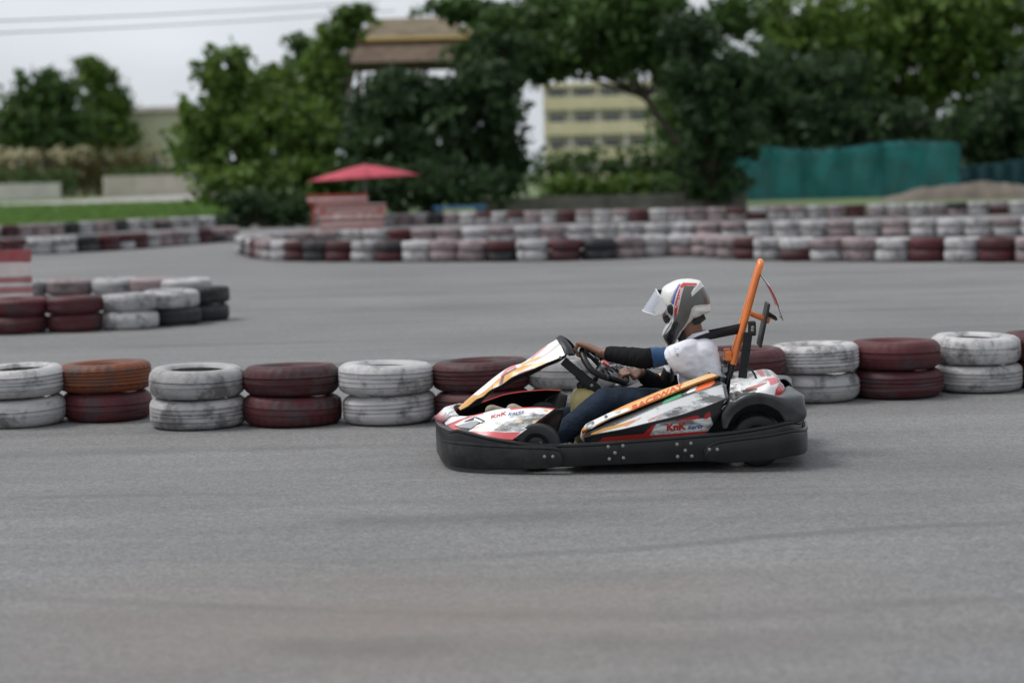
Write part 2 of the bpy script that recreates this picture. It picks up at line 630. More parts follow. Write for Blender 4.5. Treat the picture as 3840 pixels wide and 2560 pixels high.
def row(pts, where, group, pal, seed, far=True, step=0.605, under=None):
    """stacks of two along a line of front-foot pixels"""
    L = [G(px, py) for px, py in pts]
    Q = spline([(p.x, p.y) for p in L], 400)
    d = np.concatenate([[0], np.cumsum(np.linalg.norm(np.diff(Q, axis=0), axis=1))])
    n = int(d[-1] / step) + 1
    r = random.Random(seed)
    res = []
    for i in range(n):
        s = i * step
        x, y = np.interp(s, d, Q[:, 0]), np.interp(s, d, Q[:, 1]) + 0.3
        top = pal(i, r)
        low = (top if r.random() < 0.7 else pal(i, r)) if under is None else under(i, r, top)
        for lv, colour in ((0, low), (1, top)):
            put_tyre(x, y, lv, colour, f'{LV[lv]} {colour} tyre, {ordinal(i + 1)} {where}', group, far, r)
    return n

def pal_mix(i, r):
    return r.choices(['white', 'faded pink', 'dark red', 'bare black'], [8, 4, 1, 1])[0] if i % 2 == 0 else r.choices(['dark red', 'faded pink', 'white', 'bare black'], [3, 4, 4, 1])[0]
def pal_mid(i, r):
    return ['bare black', 'white', 'white', 'dark red', 'dark red'][min(i, 4)] if i < 5 else r.choice(['dark red', 'white'])

# --- the end of an island by the red and white board
row([(745, 1208), (560, 1232), (330, 1245), (60, 1256), (-240, 1268)], 'from the tip of the island by the striped board', 'tyres of the near island', pal_mid, 5, far=False, under=lambda i, r, t: 'bare black' if t == 'white' and i != 2 else t)
row([(690, 1165), (480, 1160), (240, 1165), (-150, 1176)], 'from the tip in the rear row behind the striped-board island', 'tyres of the near island rear row', lambda i, r: 'white' if i % 2 == 0 else r.choice(['white', 'faded pink']), 6, far=False)
# --- the long island across the track
row([(930, 950), (985, 968), (1100, 980), (1350, 983), (1700, 983), (2050, 981), (2300, 974), (2470, 964), (2640, 962), (2780, 972), (2950, 979), (3300, 982), (3700, 984), (4060, 986)],
    'stack from the rounded tip, front of the long island', 'tyres of the long island front', pal_mix, 11)
row([(1020, 936), (1350, 925), (1700, 919), (2100, 910), (2500, 902), (2900, 897), (3400, 890), (4000, 884)],
    'stack from the rounded tip, rear of the long island', 'tyres of the long island rear', lambda i, r: r.choices(['white', 'faded pink', 'dark red'], [6, 3, 1])[0], 12)
# --- the outer walls
row([(-60, 962), (200, 952), (420, 940), (640, 922), (860, 906)], 'stack of the outer bend, counted from the striped board', 'tyres of the outer bend', lambda i, r: ['dark red', 'dark red', 'white', 'white', 'bare black'][i] if i < 5 else r.choice(['white', 'faded pink', 'bare black', 'dark red']), 13)
row([(-40, 894), (250, 880), (500, 866), (800, 853), (1000, 846), (1400, 846), (1800, 842), (2200, 837), (2700, 828), (3200, 816), (3860, 803)],
    'stack from the grassy end of the outermost wall', 'tyres of the outermost wall', pal_mix, 14)
# ------------------------------------------------------------------ vegetation
def leaf_mat(name, a, b, c):
    """leaf colours picked leaf by leaf between three greens"""
    m = bpy.data.materials.new(name)
    m.use_nodes = True
    t = m.node_tree
    p = t.nodes['Principled BSDF']
    p.inputs['Roughness'].default_value = 0.55
    p.inputs['Specular IOR Level'].default_value = 0.3
    g = t.nodes.new('ShaderNodeNewGeometry')
    r = t.nodes.new('ShaderNodeValToRGB')
    r.color_ramp.elements[0].color = (*a, 1)
    r.color_ramp.elements[1].color = (*c, 1)
    e = r.color_ramp.elements.new(0.55)
    e.color = (*b, 1)
    t.links.new(g.outputs['Random Per Island'], r.inputs[0])
    t.links.new(r.outputs[0], p.inputs['Base Color'])
    co = t.nodes.new('ShaderNodeTexCoord')
    nz = t.nodes.new('ShaderNodeTexNoise')
    nz.inputs['Scale'].default_value = 0.8
    nz.inputs['Detail'].default_value = 3
    t.links.new(co.outputs['Object'], nz.inputs['Vector'])
    mr = t.nodes.new('ShaderNodeMapRange')
    for k_, v_ in zip(('From Min', 'From Max', 'To Min', 'To Max'), (0.3, 0.7, 0.6, 1.45)):
        mr.inputs[k_].default_value = v_
    t.links.new(nz.outputs['Fac'], mr.inputs[0])
    mm = t.nodes.new('ShaderNodeMix'); mm.data_type = 'RGBA'; mm.blend_type = 'MULTIPLY'; mm.inputs[0].default_value = 1
    t.links.new(r.outputs[0], mm.inputs[6]); t.links.new(mr.outputs[0], mm.inputs[7])
    t.links.new(mm.outputs[2], p.inputs['Base Color'])
    tr = t.nodes.new('ShaderNodeBsdfTranslucent')
    t.links.new(mm.outputs[2], tr.inputs['Color'])
    mx = t.nodes.new('ShaderNodeMixShader')
    mx.inputs[0].default_value = 0.38
    t.links.new(p.outputs[0], mx.inputs[1])
    t.links.new(tr.outputs[0], mx.inputs[2])
    t.links.new(mx.outputs[0], t.nodes['Material Output'].inputs['Surface'])
    return m

LF = {
    'bright': leaf_mat('bright_leaves', (0.055, 0.105, 0.018), (0.095, 0.165, 0.028), (0.16, 0.24, 0.05)),
    'mid': leaf_mat('mid_leaves', (0.035, 0.075, 0.02), (0.06, 0.115, 0.028), (0.10, 0.165, 0.045)),
    'dark': leaf_mat('dark_leaves', (0.020, 0.042, 0.016), (0.036, 0.070, 0.026), (0.066, 0.112, 0.042)),
    'dry': leaf_mat('dry_leaves', (0.11, 0.085, 0.03), (0.13, 0.13, 0.04), (0.22, 0.17, 0.06)),
}
M_BARK = mat('bark', (0.075, 0.058, 0.044), 0.95, var=0.3, vscale=4, bump=0.6, bscale=14)

def leaf_cloud(blobs, n, size, seed, gaps=0.5):
    """leaf-sized faces through the volume of a set of ellipsoids (cx, cy, cz, rx, ry, rz), thinned by a noise so that gaps and clumps appear"""
    g = np.random.default_rng(seed)
    vol = np.array([b[3] * b[4] * b[5] for b in blobs]) ** 0.75
    pick = g.choice(len(blobs), n, p=vol / vol.sum())
    B = np.array(blobs)[pick]
    d = g.normal(size=(n, 3))
    d /= np.linalg.norm(d, axis=1)[:, None]
    rad = g.random(n) ** 0.42
    wob = np.array([1.0 + 0.62 * mnoise.noise(Vector(d[i] * 2.4 + B[i, :3] * 0.7)) + 0.25 * mnoise.noise(Vector(d[i] * 6.5 - B[i, :3])) for i in range(n)])
    rad = np.where(g.random(n) < 0.07, rad * g.uniform(1.0, 1.3, n), rad)
    Pp = B[:, :3] + d * B[:, 3:] * (rad * wob)[:, None]
    keep = np.ones(n, bool)
    if gaps:
        f = 1.1 / max(0.6, float(np.mean(B[:, 3])) * 0.55)
        for i in range(n):
            keep[i] = mnoise.noise(Vector(Pp[i] * f + seed)) > -gaps * 0.35 - 0.10 + 0.12 * g.random()
        Pp = Pp[keep]
    n = len(Pp)
    s = size * g.uniform(0.45, 1.4, n)
    a = g.normal(size=(n, 3)); a /= np.linalg.norm(a, axis=1)[:, None]
    b = g.normal(size=(n, 3)); b -= a * (a * b).sum(1)[:, None]; b /= np.linalg.norm(b, axis=1)[:, None]
    a *= s[:, None]; b *= (s * g.uniform(0.4, 0.7, n))[:, None]
    nn = np.cross(a, b); nn /= np.linalg.norm(nn, axis=1)[:, None]
    V = np.stack([Pp - a, Pp - b + nn * s[:, None] * 0.15, Pp + a, Pp + b + nn * s[:, None] * 0.15], 1).reshape(-1, 3)
    return V

def quad_mesh(name, V, m):
    me = bpy.data.meshes.new(name)
    n = len(V) // 4
    me.vertices.add(len(V))
    me.vertices.foreach_set('co', V.astype(np.float32).ravel())
    me.loops.add(4 * n)
    me.loops.foreach_set('vertex_index', np.arange(4 * n, dtype=np.int32))
    me.polygons.add(n)
    me.polygons.foreach_set('loop_start', np.arange(0, 4 * n, 4, dtype=np.int32))
    me.materials.append(m)
    me.update(calc_edges=True)
    me.validate()
    return me

def tree(name, px, Y, label, blobs_px, leaf, n, size, seed, trunk_px=None, cat='tree', group=None, gaps=0.5, trunk_r=0.16, limbs=True):
    """blobs_px: (px, py, rx_px, ry_px, depth offset) in photograph pixels at depth Y; the trunk stands at px"""
    k = Y / FPX
    b0 = H(px, 900, Y)
    base = Vector((b0.x, Y, 0))
    bl = []
    for (bx, by, rx, ry, dy) in blobs_px:
        c = H(bx, by, Y + dy) - base
        bl.append((c.x, c.y, c.z, rx * k, (rx + ry) * 0.5 * k, ry * k))
    root = empty(name, base)
    tag(root, label, cat, group)
    crown = obj('crown', quad_mesh('crown', leaf_cloud(bl, n, size, seed, gaps), LF[leaf]), root)
    mb = MB()
    r = random.Random(seed)
    top = max(c[2] for c in bl)
    mids = sum((Vector(c[:3]) for c in bl), Vector()) / len(bl)
    fork = Vector((mids.x * 0.35, mids.y * 0.35, max(0.5, min(c[2] - c[5] for c in bl) * 0.8 + 0.4)))
    mb.tube([(0, 0, -0.1), (r.uniform(-.05, .05), 0, fork.z * 0.5), fork], [trunk_r * 1.25, trunk_r, trunk_r * 0.85], 9)
    for c in bl:
        e = Vector(c[:3])
        m1 = fork.lerp(e, 0.5) + Vector((r.uniform(-.3, .3), r.uniform(-.3, .3), 0.25))
        mb.tube([fork, m1, e + Vector((0, 0, c[5] * 0.3))], [trunk_r * 0.6, trunk_r * 0.4, trunk_r * 0.12], 6)
    mb.obj('trunk', M_BARK, root)
    return root

TG = 'trees beyond the outer tyre wall'
# left to right across the picture
tree('broadleaf_tree', 190, 270, 'lone far tree at the grassy end, thin and ragged against the sky', [(150, 300, 90, 45, 0), (120, 380, 120, 55, 2), (230, 350, 90, 50, -1), (180, 440, 170, 50, 0), (60, 450, 100, 45, 0), (160, 510, 190, 45, 0)], 'mid', 6000, 0.55, 1, group=TG, trunk_r=0.22, gaps=0.9)
tree('broadleaf_tree', 380, 285, 'low far tree with pale ragged leaves beside the green-yellow house', [(360, 290, 80, 50, 0), (330, 240, 60, 30, 0), (400, 380, 100, 60, 1), (350, 450, 130, 45, 0), (420, 510, 130, 45, 0)], 'bright', 4200, 0.55, 12, group=TG, trunk_r=0.2, gaps=0.9)
tree('broadleaf_tree', 900, 82, 'bright green bushy tree beside the open sky', [(800, 520, 150, 150, 0), (960, 480, 210, 180, 1), (1130, 540, 180, 170, 0), (790, 300, 70, 110, 0), (870, 250, 80, 90, 1), (1000, 330, 120, 90, 2), (740, 420, 70, 80, -1), (1100, 700, 200, 90, -2), (880, 690, 160, 80, -2)], 'bright', 19000, 0.19, 2, group=TG)
tree('broadleaf_tree', 1240, 88, 'tall slim tree with a leafy tip in front of the brown tower roof', [(1190, 420, 110, 140, 0), (1220, 260, 90, 100, 0), (1270, 130, 90, 60, 0), (1330, 60, 80, 40, 0), (1150, 560, 90, 110, 0)], 'bright', 7800, 0.19, 3, group=TG, gaps=0.7)
tree('broadleaf_tree', 1600, 80, 'broad dark tree under the brown tower roof behind the parasol', [(1500, 560, 210, 160, 0), (1680, 520, 200, 180, 1), (1830, 440, 150, 150, 0), (1590, 690, 280, 100, -2), (1850, 600, 140, 160, 1), (1400, 480, 120, 130, 1), (1660, 370, 160, 80, 0), (1480, 350, 130, 90, 0), (1820, 310, 150, 90, 0), (1900, 200, 110, 90, 1)], 'dark', 26000, 0.2, 4, group=TG)
tree('broadleaf_tree', 2570, 84, 'overhanging tree whose branches spread above the cream building', [(2000, 190, 240, 90, 0), (2250, 120, 260, 130, 1), (2480, 190, 240, 120, 1), (2100, 50, 260, 90, 2), (2380, 10, 230, 90, 0), (1840, 200, 150, 70, 1), (1720, 40, 150, 50, 2), (2300, 230, 160, 60, 0), (2050, 270, 110, 40, 0), (2760, 60, 120, 90, 0), (1900, 90, 130, 70, 0)], 'mid', 24000, 0.2, 5, group=TG, gaps=0.6, trunk_r=0.14)
tree('broadleaf_tree', 2660, 80, 'dark tree with a bare trunk beside the cream building', [(2660, 370, 120, 120, 0), (2710, 500, 150, 110, 0), (2650, 620, 100, 90, 1), (2590, 290, 110, 70, 0), (2770, 300, 170, 100, 1), (2690, 690, 120, 60, 0), (2580, 130, 110, 90, 1)], 'dark', 13000, 0.19, 6, group=TG, gaps=0.45, trunk_r=0.2)
tree('broadleaf_tree', 2990, 108, 'large dark tree behind the teal screen', [(2900, 440, 230, 150, 0), (3150, 470, 240, 130, 0), (2830, 260, 160, 110, 1), (3050, 310, 210, 110, 1), (3340, 500, 190, 110, 0), (2760, 560, 130, 90, 0), (3000, 560, 260, 80, -1)], 'dark', 19000, 0.26, 7, group=TG, gaps=0.3, trunk_r=0.25)
tree('broadleaf_tree', 3330, 116, 'tall bright tree filling the corner above the teal screen', [(3130, 110, 290, 150, 0), (3420, 120, 300, 170, 1), (3720, 140, 240, 180, 0), (3300, 280, 280, 120, 1), (2990, 40, 190, 110, 1), (3600, 0, 300, 100, 0), (3740, 330, 150, 120, 2), (3050, 210, 200, 90, 0), (3540, 300, 160, 90, 0)], 'bright', 27000, 0.28, 8, group=TG, gaps=0.4, trunk_r=0.25)
tree('broadleaf_tree', 3800, 106, 'dark tree at the edge beside the far end of the teal screen', [(3800, 440, 180, 150, 0), (3850, 560, 170, 110, 0), (3640, 520, 120, 100, 0), (3950, 300, 160, 150, 0), (3560, 590, 130, 60, 0)], 'dark', 11000, 0.25, 9, group=TG, gaps=0.4)
tree('broadleaf_tree', 2860, 150, 'pale hazy tree seen through the gaps behind the dark trees', [(2560, 430, 150, 130, 0), (2800, 380, 220, 130, 1), (3420, 470, 220, 130, 0), (3100, 400, 240, 120, 1), (3700, 450, 200, 130, 0), (2500, 230, 100, 80, 0), (3250, 560, 260, 70, 0), (2700, 560, 200, 80, 0)], 'mid', 15000, 0.36, 10, group=TG, gaps=0.5, trunk_r=0.3)
tree('broadleaf_tree', 1260, 120, 'sparse pale tree between the bright bushy tree and the roof', [(1080, 330, 170, 80, 0), (1180, 230, 110, 70, 0), (1010, 400, 200, 90, 0), (1120, 160, 70, 40, 0), (1150, 470, 150, 100, 1)], 'mid', 4200, 0.28, 11, group=TG, gaps=0.8, trunk_r=0.2)

def bush(px, py, Y, rx, ry, leaf, n, label, seed, name='bush', size=0.11):
    k = Y / FPX
    c = H(px, py, Y)
    base = Vector((c.x, Y, 0))
    r = random.Random(seed)
    bl = []
    for i in range(5):
        ox = (i - 2) * rx * 0.4 * k
        h = ry * k * r.uniform(0.8, 1.1)
        bl.append((ox, r.uniform(-.4, .4), max(h * 0.7, c.z * 0.6), rx * 0.42 * k, rx * 0.3 * k, max(h, c.z * 0.7)))
    root = empty(name, base)
    tag(root, label, 'bush', 'bushes behind the outer walls')
    obj('foliage', quad_mesh('foliage', leaf_cloud(bl, n, size, seed, 0.3), LF[leaf]), root)
    mb = MB()
    for i in range(5):
        mb.tube([(0, 0, -0.05), (bl[i][0] * 0.5, 0, bl[i][2] * 0.6), bl[i][:3]], [0.035, 0.028, 0.012], 6)
    mb.obj('stem', M_BARK, root)

bush(990, 750, 68, 150, 60, 'dark', 3600, 'low black-green bush beside the red parasol', 21)
bush(2260, 690, 95, 190, 60, 'bright', 3600, 'light green bush over the concrete wall', 22, size=0.17)
bush(2560, 700, 92, 110, 60, 'mid', 2400, 'bush between the light green bush and the teal screen', 23, size=0.15)
bush(1290, 640, 80, 190, 110, 'bright', 5200, 'yellow-green bush behind the red parasol', 24, size=0.15)
bush(640, 640, 262, 190, 60, 'mid', 3000, 'bush at the far edge of the meadow before the bright tree', 25, size=0.36)
bush(430, 590, 270, 170, 70, 'dry', 2800, 'half-dry bush under the far tree', 26, size=0.36)
bush(120, 600, 272, 190, 60, 'dry', 2800, 'yellowing bush beside the ochre house', 27, size=0.36)
bush(60, 655, 258, 200, 40, 'mid', 2800, 'low green bush above the white garden wall', 28, size=0.34)

# hedge in front of the cream building
kx0, kx1 = H(2060, 600, 120), H(2560, 600, 120)
hb = [(x, 120 + (i % 2) * 0.5, 1.5, 1.1, 0.9, 1.7) for i, x in enumerate(np.linspace(kx0.x, kx1.x, 9))]
hr = empty('hedge', ((kx0.x + kx1.x) / 2, 120, 0))
tag(hr, 'dense dark hedge below the cream building', 'hedge')
hb = [(b[0] - hr.location.x, b[1] - 120, *b[2:]) for b in hb]
obj('foliage', quad_mesh('foliage', leaf_cloud(hb, 6500, 0.17, 31, 0.1), LF['mid']), hr)
for b in hb:
    MB().tube([(b[0], b[1], -0.1), (b[0], b[1], 1.6)], [0.06, 0.03], 6).obj('stem', M_BARK, hr)

# far wood that closes the view
g = np.random.default_rng(5)
wb = []
for x in np.linspace(-190, 190, 86):
    wb.append((x + g.uniform(-1, 1), 305 + g.uniform(-6, 6), 1.6 + g.uniform(0, 1.0), 3.4, 2.5, 2.2 + g.uniform(0, 1.5)))
o = obj('far_woodland', quad_mesh('far_woodland', leaf_cloud(wb, 34000, 0.5, 41, 0.2), LF['mid']))
tag(o, 'low woodland closing the view behind everything', 'woodland', kind='stuff')

# meadow of long grass
g = np.random.default_rng(9)
pts = []
a0, a1 = G(-150, 900), G(1000, 860)
N = 42000
uy = 50 + (g.random(N) ** 1.5) * 95
ux = g.uniform(-0.29, -0.09, N) * uy
ok = np.array([uy[i] > np.interp(ux[i], [edge[-1][0], edge[-2][0], edge[-3][0]], [edge[-1][1], edge[-2][1], edge[-3][1]]) + 0.8 for i in range(N)])
ux, uy = ux[ok], uy[ok]
N = len(ux)
hgt = g.uniform(0.12, 0.42, N)
wd = g.uniform(0.02, 0.05, N) * (uy / 70)
an = g.uniform(0, 6.28, N)
lean = g.normal(size=(N, 2)) * 0.12
bx, by = np.cos(an) * wd, np.sin(an) * wd
z0 = np.full(N, -0.01)
V = np.stack([np.stack([ux - bx, uy - by, z0], 1), np.stack([ux + bx, uy + by, z0], 1), np.stack([ux + bx * 0.3 + lean[:, 0], uy + by * 0.3 + lean[:, 1], hgt], 1), np.stack([ux - bx * 0.3 + lean[:, 0], uy - by * 0.3 + lean[:, 1], hgt], 1)], 1).reshape(-1, 3)
M_GRASS = leaf_mat('grass_blades', (0.085, 0.165, 0.035), (0.12, 0.225, 0.05), (0.19, 0.28, 0.08))
tag(obj('meadow_grass', quad_mesh('meadow_grass', V, M_GRASS)), 'bright green meadow grass behind the outer tyre wall', 'grass', kind='stuff')

# ------------------------------------------------------------------ buildings and structures
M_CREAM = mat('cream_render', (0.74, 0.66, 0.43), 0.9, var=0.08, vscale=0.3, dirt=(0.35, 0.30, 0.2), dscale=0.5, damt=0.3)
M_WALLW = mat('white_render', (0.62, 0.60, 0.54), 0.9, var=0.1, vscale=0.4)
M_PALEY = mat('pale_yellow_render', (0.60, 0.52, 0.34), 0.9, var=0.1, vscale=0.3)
M_SHADE = mat('shaded_loggia_wall', (0.50, 0.47, 0.38), 0.9, var=0.15, vscale=0.5)  # wall colour darkened to paint in the shade behind the balconies
M_GLASSD = mat('window_glass', (0.09, 0.10, 0.11), 0.15, spec=0.7)
M_FRAME = mat('window_frame_paint', (0.55, 0.55, 0.52), 0.6)
M_ROOFB = mat('weathered_brown_roof', (0.15, 0.118, 0.075), 0.9, var=0.3, vscale=1.2, bump=0.3, bscale=6)
M_WOOD = mat('brown_timber', (0.115, 0.078, 0.052), 0.85, var=0.3, vscale=2.0, bump=0.3, bscale=12)
M_FASC = mat('yellow_fascia', (0.62, 0.44, 0.16), 0.8, var=0.1)
M_TILE = mat('clay_roof', (0.20, 0.12, 0.08), 0.9, var=0.25, vscale=2)
M_CONC = mat('old_concrete', (0.20, 0.19, 0.165), 0.95, var=0.25, vscale=0.8, dirt=(0.09, 0.085, 0.07), dscale=1.5, damt=0.6)

def building(px0, px1, py_top, Y, storeys, label, wall, nb, depth=10.0):
    """a block with a parapet band, recessed loggia and a row of windows at every storey"""
    p0, p1 = H(px0, py_top, Y), H(px1, py_top, Y)
    w = p1.x - p0.x
    hgt = (p0.z + p1.z) / 2
    root = empty('apartment_building', ((p0.x + p1.x) / 2, Y, 0))
    tag(root, label, 'building')
    sh = hgt / storeys
    mb = MB()
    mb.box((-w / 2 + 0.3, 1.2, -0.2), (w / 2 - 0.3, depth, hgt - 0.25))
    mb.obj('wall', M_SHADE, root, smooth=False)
    mb = MB().box((-w / 2, 0, hgt - 0.55), (w / 2, depth + 0.2, hgt), bev=0.05)
    mb.obj('parapet', wall, root, smooth=False)
    for s in range(storeys):
        z = s * sh
        mb = MB().box((-w / 2, 0, z - 0.2), (w / 2, 1.15, z + 0.05)).box((-w / 2, 0, z + 0.05), (w / 2, 0.18, z + sh * 0.46), bev=0.03)
        mb.obj('balcony', wall, root, smooth=False)
        for k in range(nb):
            cx = -w / 2 + (k + 0.5) * w / nb
            ww = w / nb * 0.52
            fr = MB().box((cx - ww / 2, 1.10, z + 0.1), (cx + ww / 2, 1.19, z + sh * 0.82))
            f = fr.obj('window', M_FRAME, root, smooth=False)
            for q in (-1, 1):
                MB().box((cx + (q - 1) * ww / 4 + 0.06 + (0 if q < 0 else 0), 1.06, z + 0.2), (cx + (q + 1) * ww / 4 - 0.06, 1.098, z + sh * 0.76)).obj('pane', M_GLASSD, f, smooth=False)
    for k in range(nb + 1):
        cx = -w / 2 + k * w / nb
        cx = max(-w / 2 + 0.16, min(w / 2 - 0.16, cx))
        MB().box((cx - 0.15, 0.19, -0.2), (cx + 0.15, 0.5, hgt - 0.56)).obj('column', M_WALLW, root, smooth=False)
    return root

building(2035, 2550, 308, 265, 4, 'cream apartment block with stacked balconies behind the trees', M_CREAM, 5)

def house(px0, px1, py_top, Y, label, wall, roof, roof_py):
    p0, p1 = H(px0, py_top, Y), H(px1, py_top, Y)
    w, hgt = p1.x - p0.x, (p0.z + p1.z) / 2
    rz = (H(px0, roof_py, Y).z + H(px1, roof_py, Y).z) / 2
    root = empty('house', ((p0.x + p1.x) / 2, Y, 0))
    tag(root, label, 'house', 'houses beyond the meadow')
    MB().box((-w / 2, 0, -0.2), (w / 2, 7, hgt)).obj('wall', wall, root, smooth=False)
    e = 0.6
    V = [(-w / 2 - e, -e, hgt + 0.003), (w / 2 + e, -e, hgt + 0.003), (w / 2 + e, 7 + e, hgt + 0.003), (-w / 2 - e, 7 + e, hgt + 0.003), (-w / 2 + 1.2, 3.5, rz), (w / 2 - 1.2, 3.5, rz)]
    obj('roof', mesh('roof', V, [(0, 1, 5, 4), (1, 2, 5), (2, 3, 4, 5), (3, 0, 4), (3, 2, 1, 0)], [roof], smooth=False), root)
    n = max(2, int(w / 3))
    for s in range(2 if hgt > 4.5 else 1):
        for k in range(n):
            cx = -w / 2 + (k + 0.5) * w / n
            z = 0.9 + s * 2.9
            f = MB().box((cx - 0.65, -0.06, z), (cx + 0.65, 0.03, z + 1.35)).obj('window', M_FRAME, root, smooth=False)
            MB().box((cx - 0.56, -0.09, z + 0.09), (cx - 0.04, -0.063, z + 1.26)).obj('pane', M_GLASSD, f, smooth=False)
            MB().box((cx + 0.04, -0.09, z + 0.09), (cx + 0.56, -0.063, z + 1.26)).obj('pane', M_GLASSD, f, smooth=False)
    return root

house(330, 720, 420, 290, 'pale green-yellow house with a low roof beside the bright tree', mat('pale_green_render', (0.52, 0.52, 0.36), 0.9, var=0.08, vscale=0.4), M_CONC, 398)
house(-60, 300, 470, 300, 'ochre house with a brown roof below the far tree', M_PALEY, M_TILE, 418)

# two white garden walls and the pale path beyond the meadow
def low_wall(name, px0, py0, px1, py1, hgt, m, label, group=None, th=0.25, courses=0, pilasters=0):
    a, b = G(px0, py0), G(px1, py1)
    d = (b - a)
    L = d.length
    root = empty(name, (a.x, a.y, 0), math.atan2(d.y, d.x))
    tag(root, label, 'wall', group)
    if courses:
        ch = hgt / courses
        nb = int(L / 2.4)
        for c in range(courses):
            for k in range(nb):
                MB().box((k * L / nb + 0.008, -0.01 * (c % 2), c * ch + 0.012 - (0.1 if c == 0 else 0)), ((k + 1) * L / nb - 0.008, th, (c + 1) * ch), bev=0.015).obj('block', m, root, smooth=False)
    else:
        MB().box((0, 0, -0.1), (L, th, hgt), bev=0.02).obj('panel', m, root, smooth=False)
        MB().box((-0.04, -0.05, hgt + 0.002), (L + 0.04, th + 0.05, hgt + 0.08), bev=0.015).obj('coping', m, root, smooth=False)
        for k in range(pilasters):
            x = L * k / (pilasters - 1)
            MB().box((x - 0.2, -0.09, -0.1), (x + 0.2, th + 0.09, hgt - 0.002), bev=0.02).obj('pier', m, root, smooth=False)
    return root

low_wall('garden_wall', -140, 757, 225, 743, 1.9, M_WALLW, 'white garden wall at the far end of the meadow', 'garden walls beyond the meadow', pilasters=5)
low_wall('garden_wall', 400, 741, 830, 728, 2.5, mat('warm_render', (0.50, 0.46, 0.38), 0.9, var=0.12, vscale=0.4), 'beige garden wall before the bright tree', 'garden walls beyond the meadow', pilasters=5)
low_wall('concrete_wall', 1780, 800, 2800, 778, 0.62, M_CONC, 'low grey concrete block wall behind the outermost tyres', courses=2)
pa = [gp(-300, 806), gp(60, 788), gp(400, 768), gp(880, 738), gp(880, 722), gp(400, 744), gp(60, 762), gp(-300, 774)]
sheet('path', pa, -0.004, M_ROAD)

# brown roofed tower above the dark tree
Y = 105
p0, p1 = H(1290, 150, Y), H(1880, 150, Y)
tw = p1.x - p0.x
root = empty('timber_pavilion', ((p0.x + p1.x) / 2, Y, 0))
tag(root, 'tall timber pavilion with a two-tier brown roof rising above the dark tree', 'pavilion')
def zz(py): return (H(1290, py, Y).z + H(1880, py, Y).z) / 2
z_eave, z_fas, z_top, z_rail = zz(248), zz(158), zz(70), zz(330)
cx0, cx1 = H(1400, 100, Y).x - root.location.x, H(1640, 100, Y).x - root.location.x
def frustum(x0, x1, y0, y1, z0, X0, X1, Y0, Y1, z1):
    V = [(x0, y0, z0), (x1, y0, z0), (x1, y1, z0), (x0, y1, z0), (X0, Y0, z1), (X1, Y0, z1), (X1, Y1, z1), (X0, Y1, z1)]
    return V, [(0, 1, 5, 4), (1, 2, 6, 5), (2, 3, 7, 6), (3, 0, 4, 7), (3, 2, 1, 0), (4, 5, 6, 7)]
MB().add(*frustum(-tw / 2 + 0.9, tw / 2 - 0.4, -3.4, 3.4, z_fas + 0.06, cx0, cx1, -0.6, 0.6, z_top)).obj('upper_roof', M_ROOFB, root, smooth=False)
MB().box((-tw / 2 + 0.8, -3.5, z_fas - 0.12), (tw / 2 - 0.3, 3.5, z_fas + 0.05), bev=0.03).obj('fascia', M_FASC, root, smooth=False)
MB().add(*frustum(-tw / 2 - 0.5, tw / 2 + 0.3, -4.6, 4.6, z_eave, -tw / 2 + 1.0, tw / 2 - 0.5, -3.2, 3.2, z_fas - 0.13)).obj('lower_roof', M_WOOD, root, smooth=False)
for sx in np.linspace(-tw / 2 + 0.5, tw / 2 - 0.5, 5):
    for sy in (-3.4, 3.4):
        MB().box((sx - 0.11, sy - 0.11, -0.2), (sx + 0.11, sy + 0.11, z_eave - 0.003)).obj('post', M_WOOD, root, smooth=False)
MB().box((-tw / 2 + 0.2, -3.6, z_rail - 1.6), (tw / 2 - 0.2, 3.6, z_rail - 1.35)).obj('deck', M_WOOD, root, smooth=False)
for k, z in enumerate((z_rail - 0.45, z_rail - 0.8, z_rail - 1.1)):
    MB().box((-tw / 2 + 0.2, -3.62, z), (tw / 2 - 0.2, -3.53, z + 0.1)).obj('rail', M_WOOD, root, smooth=False)

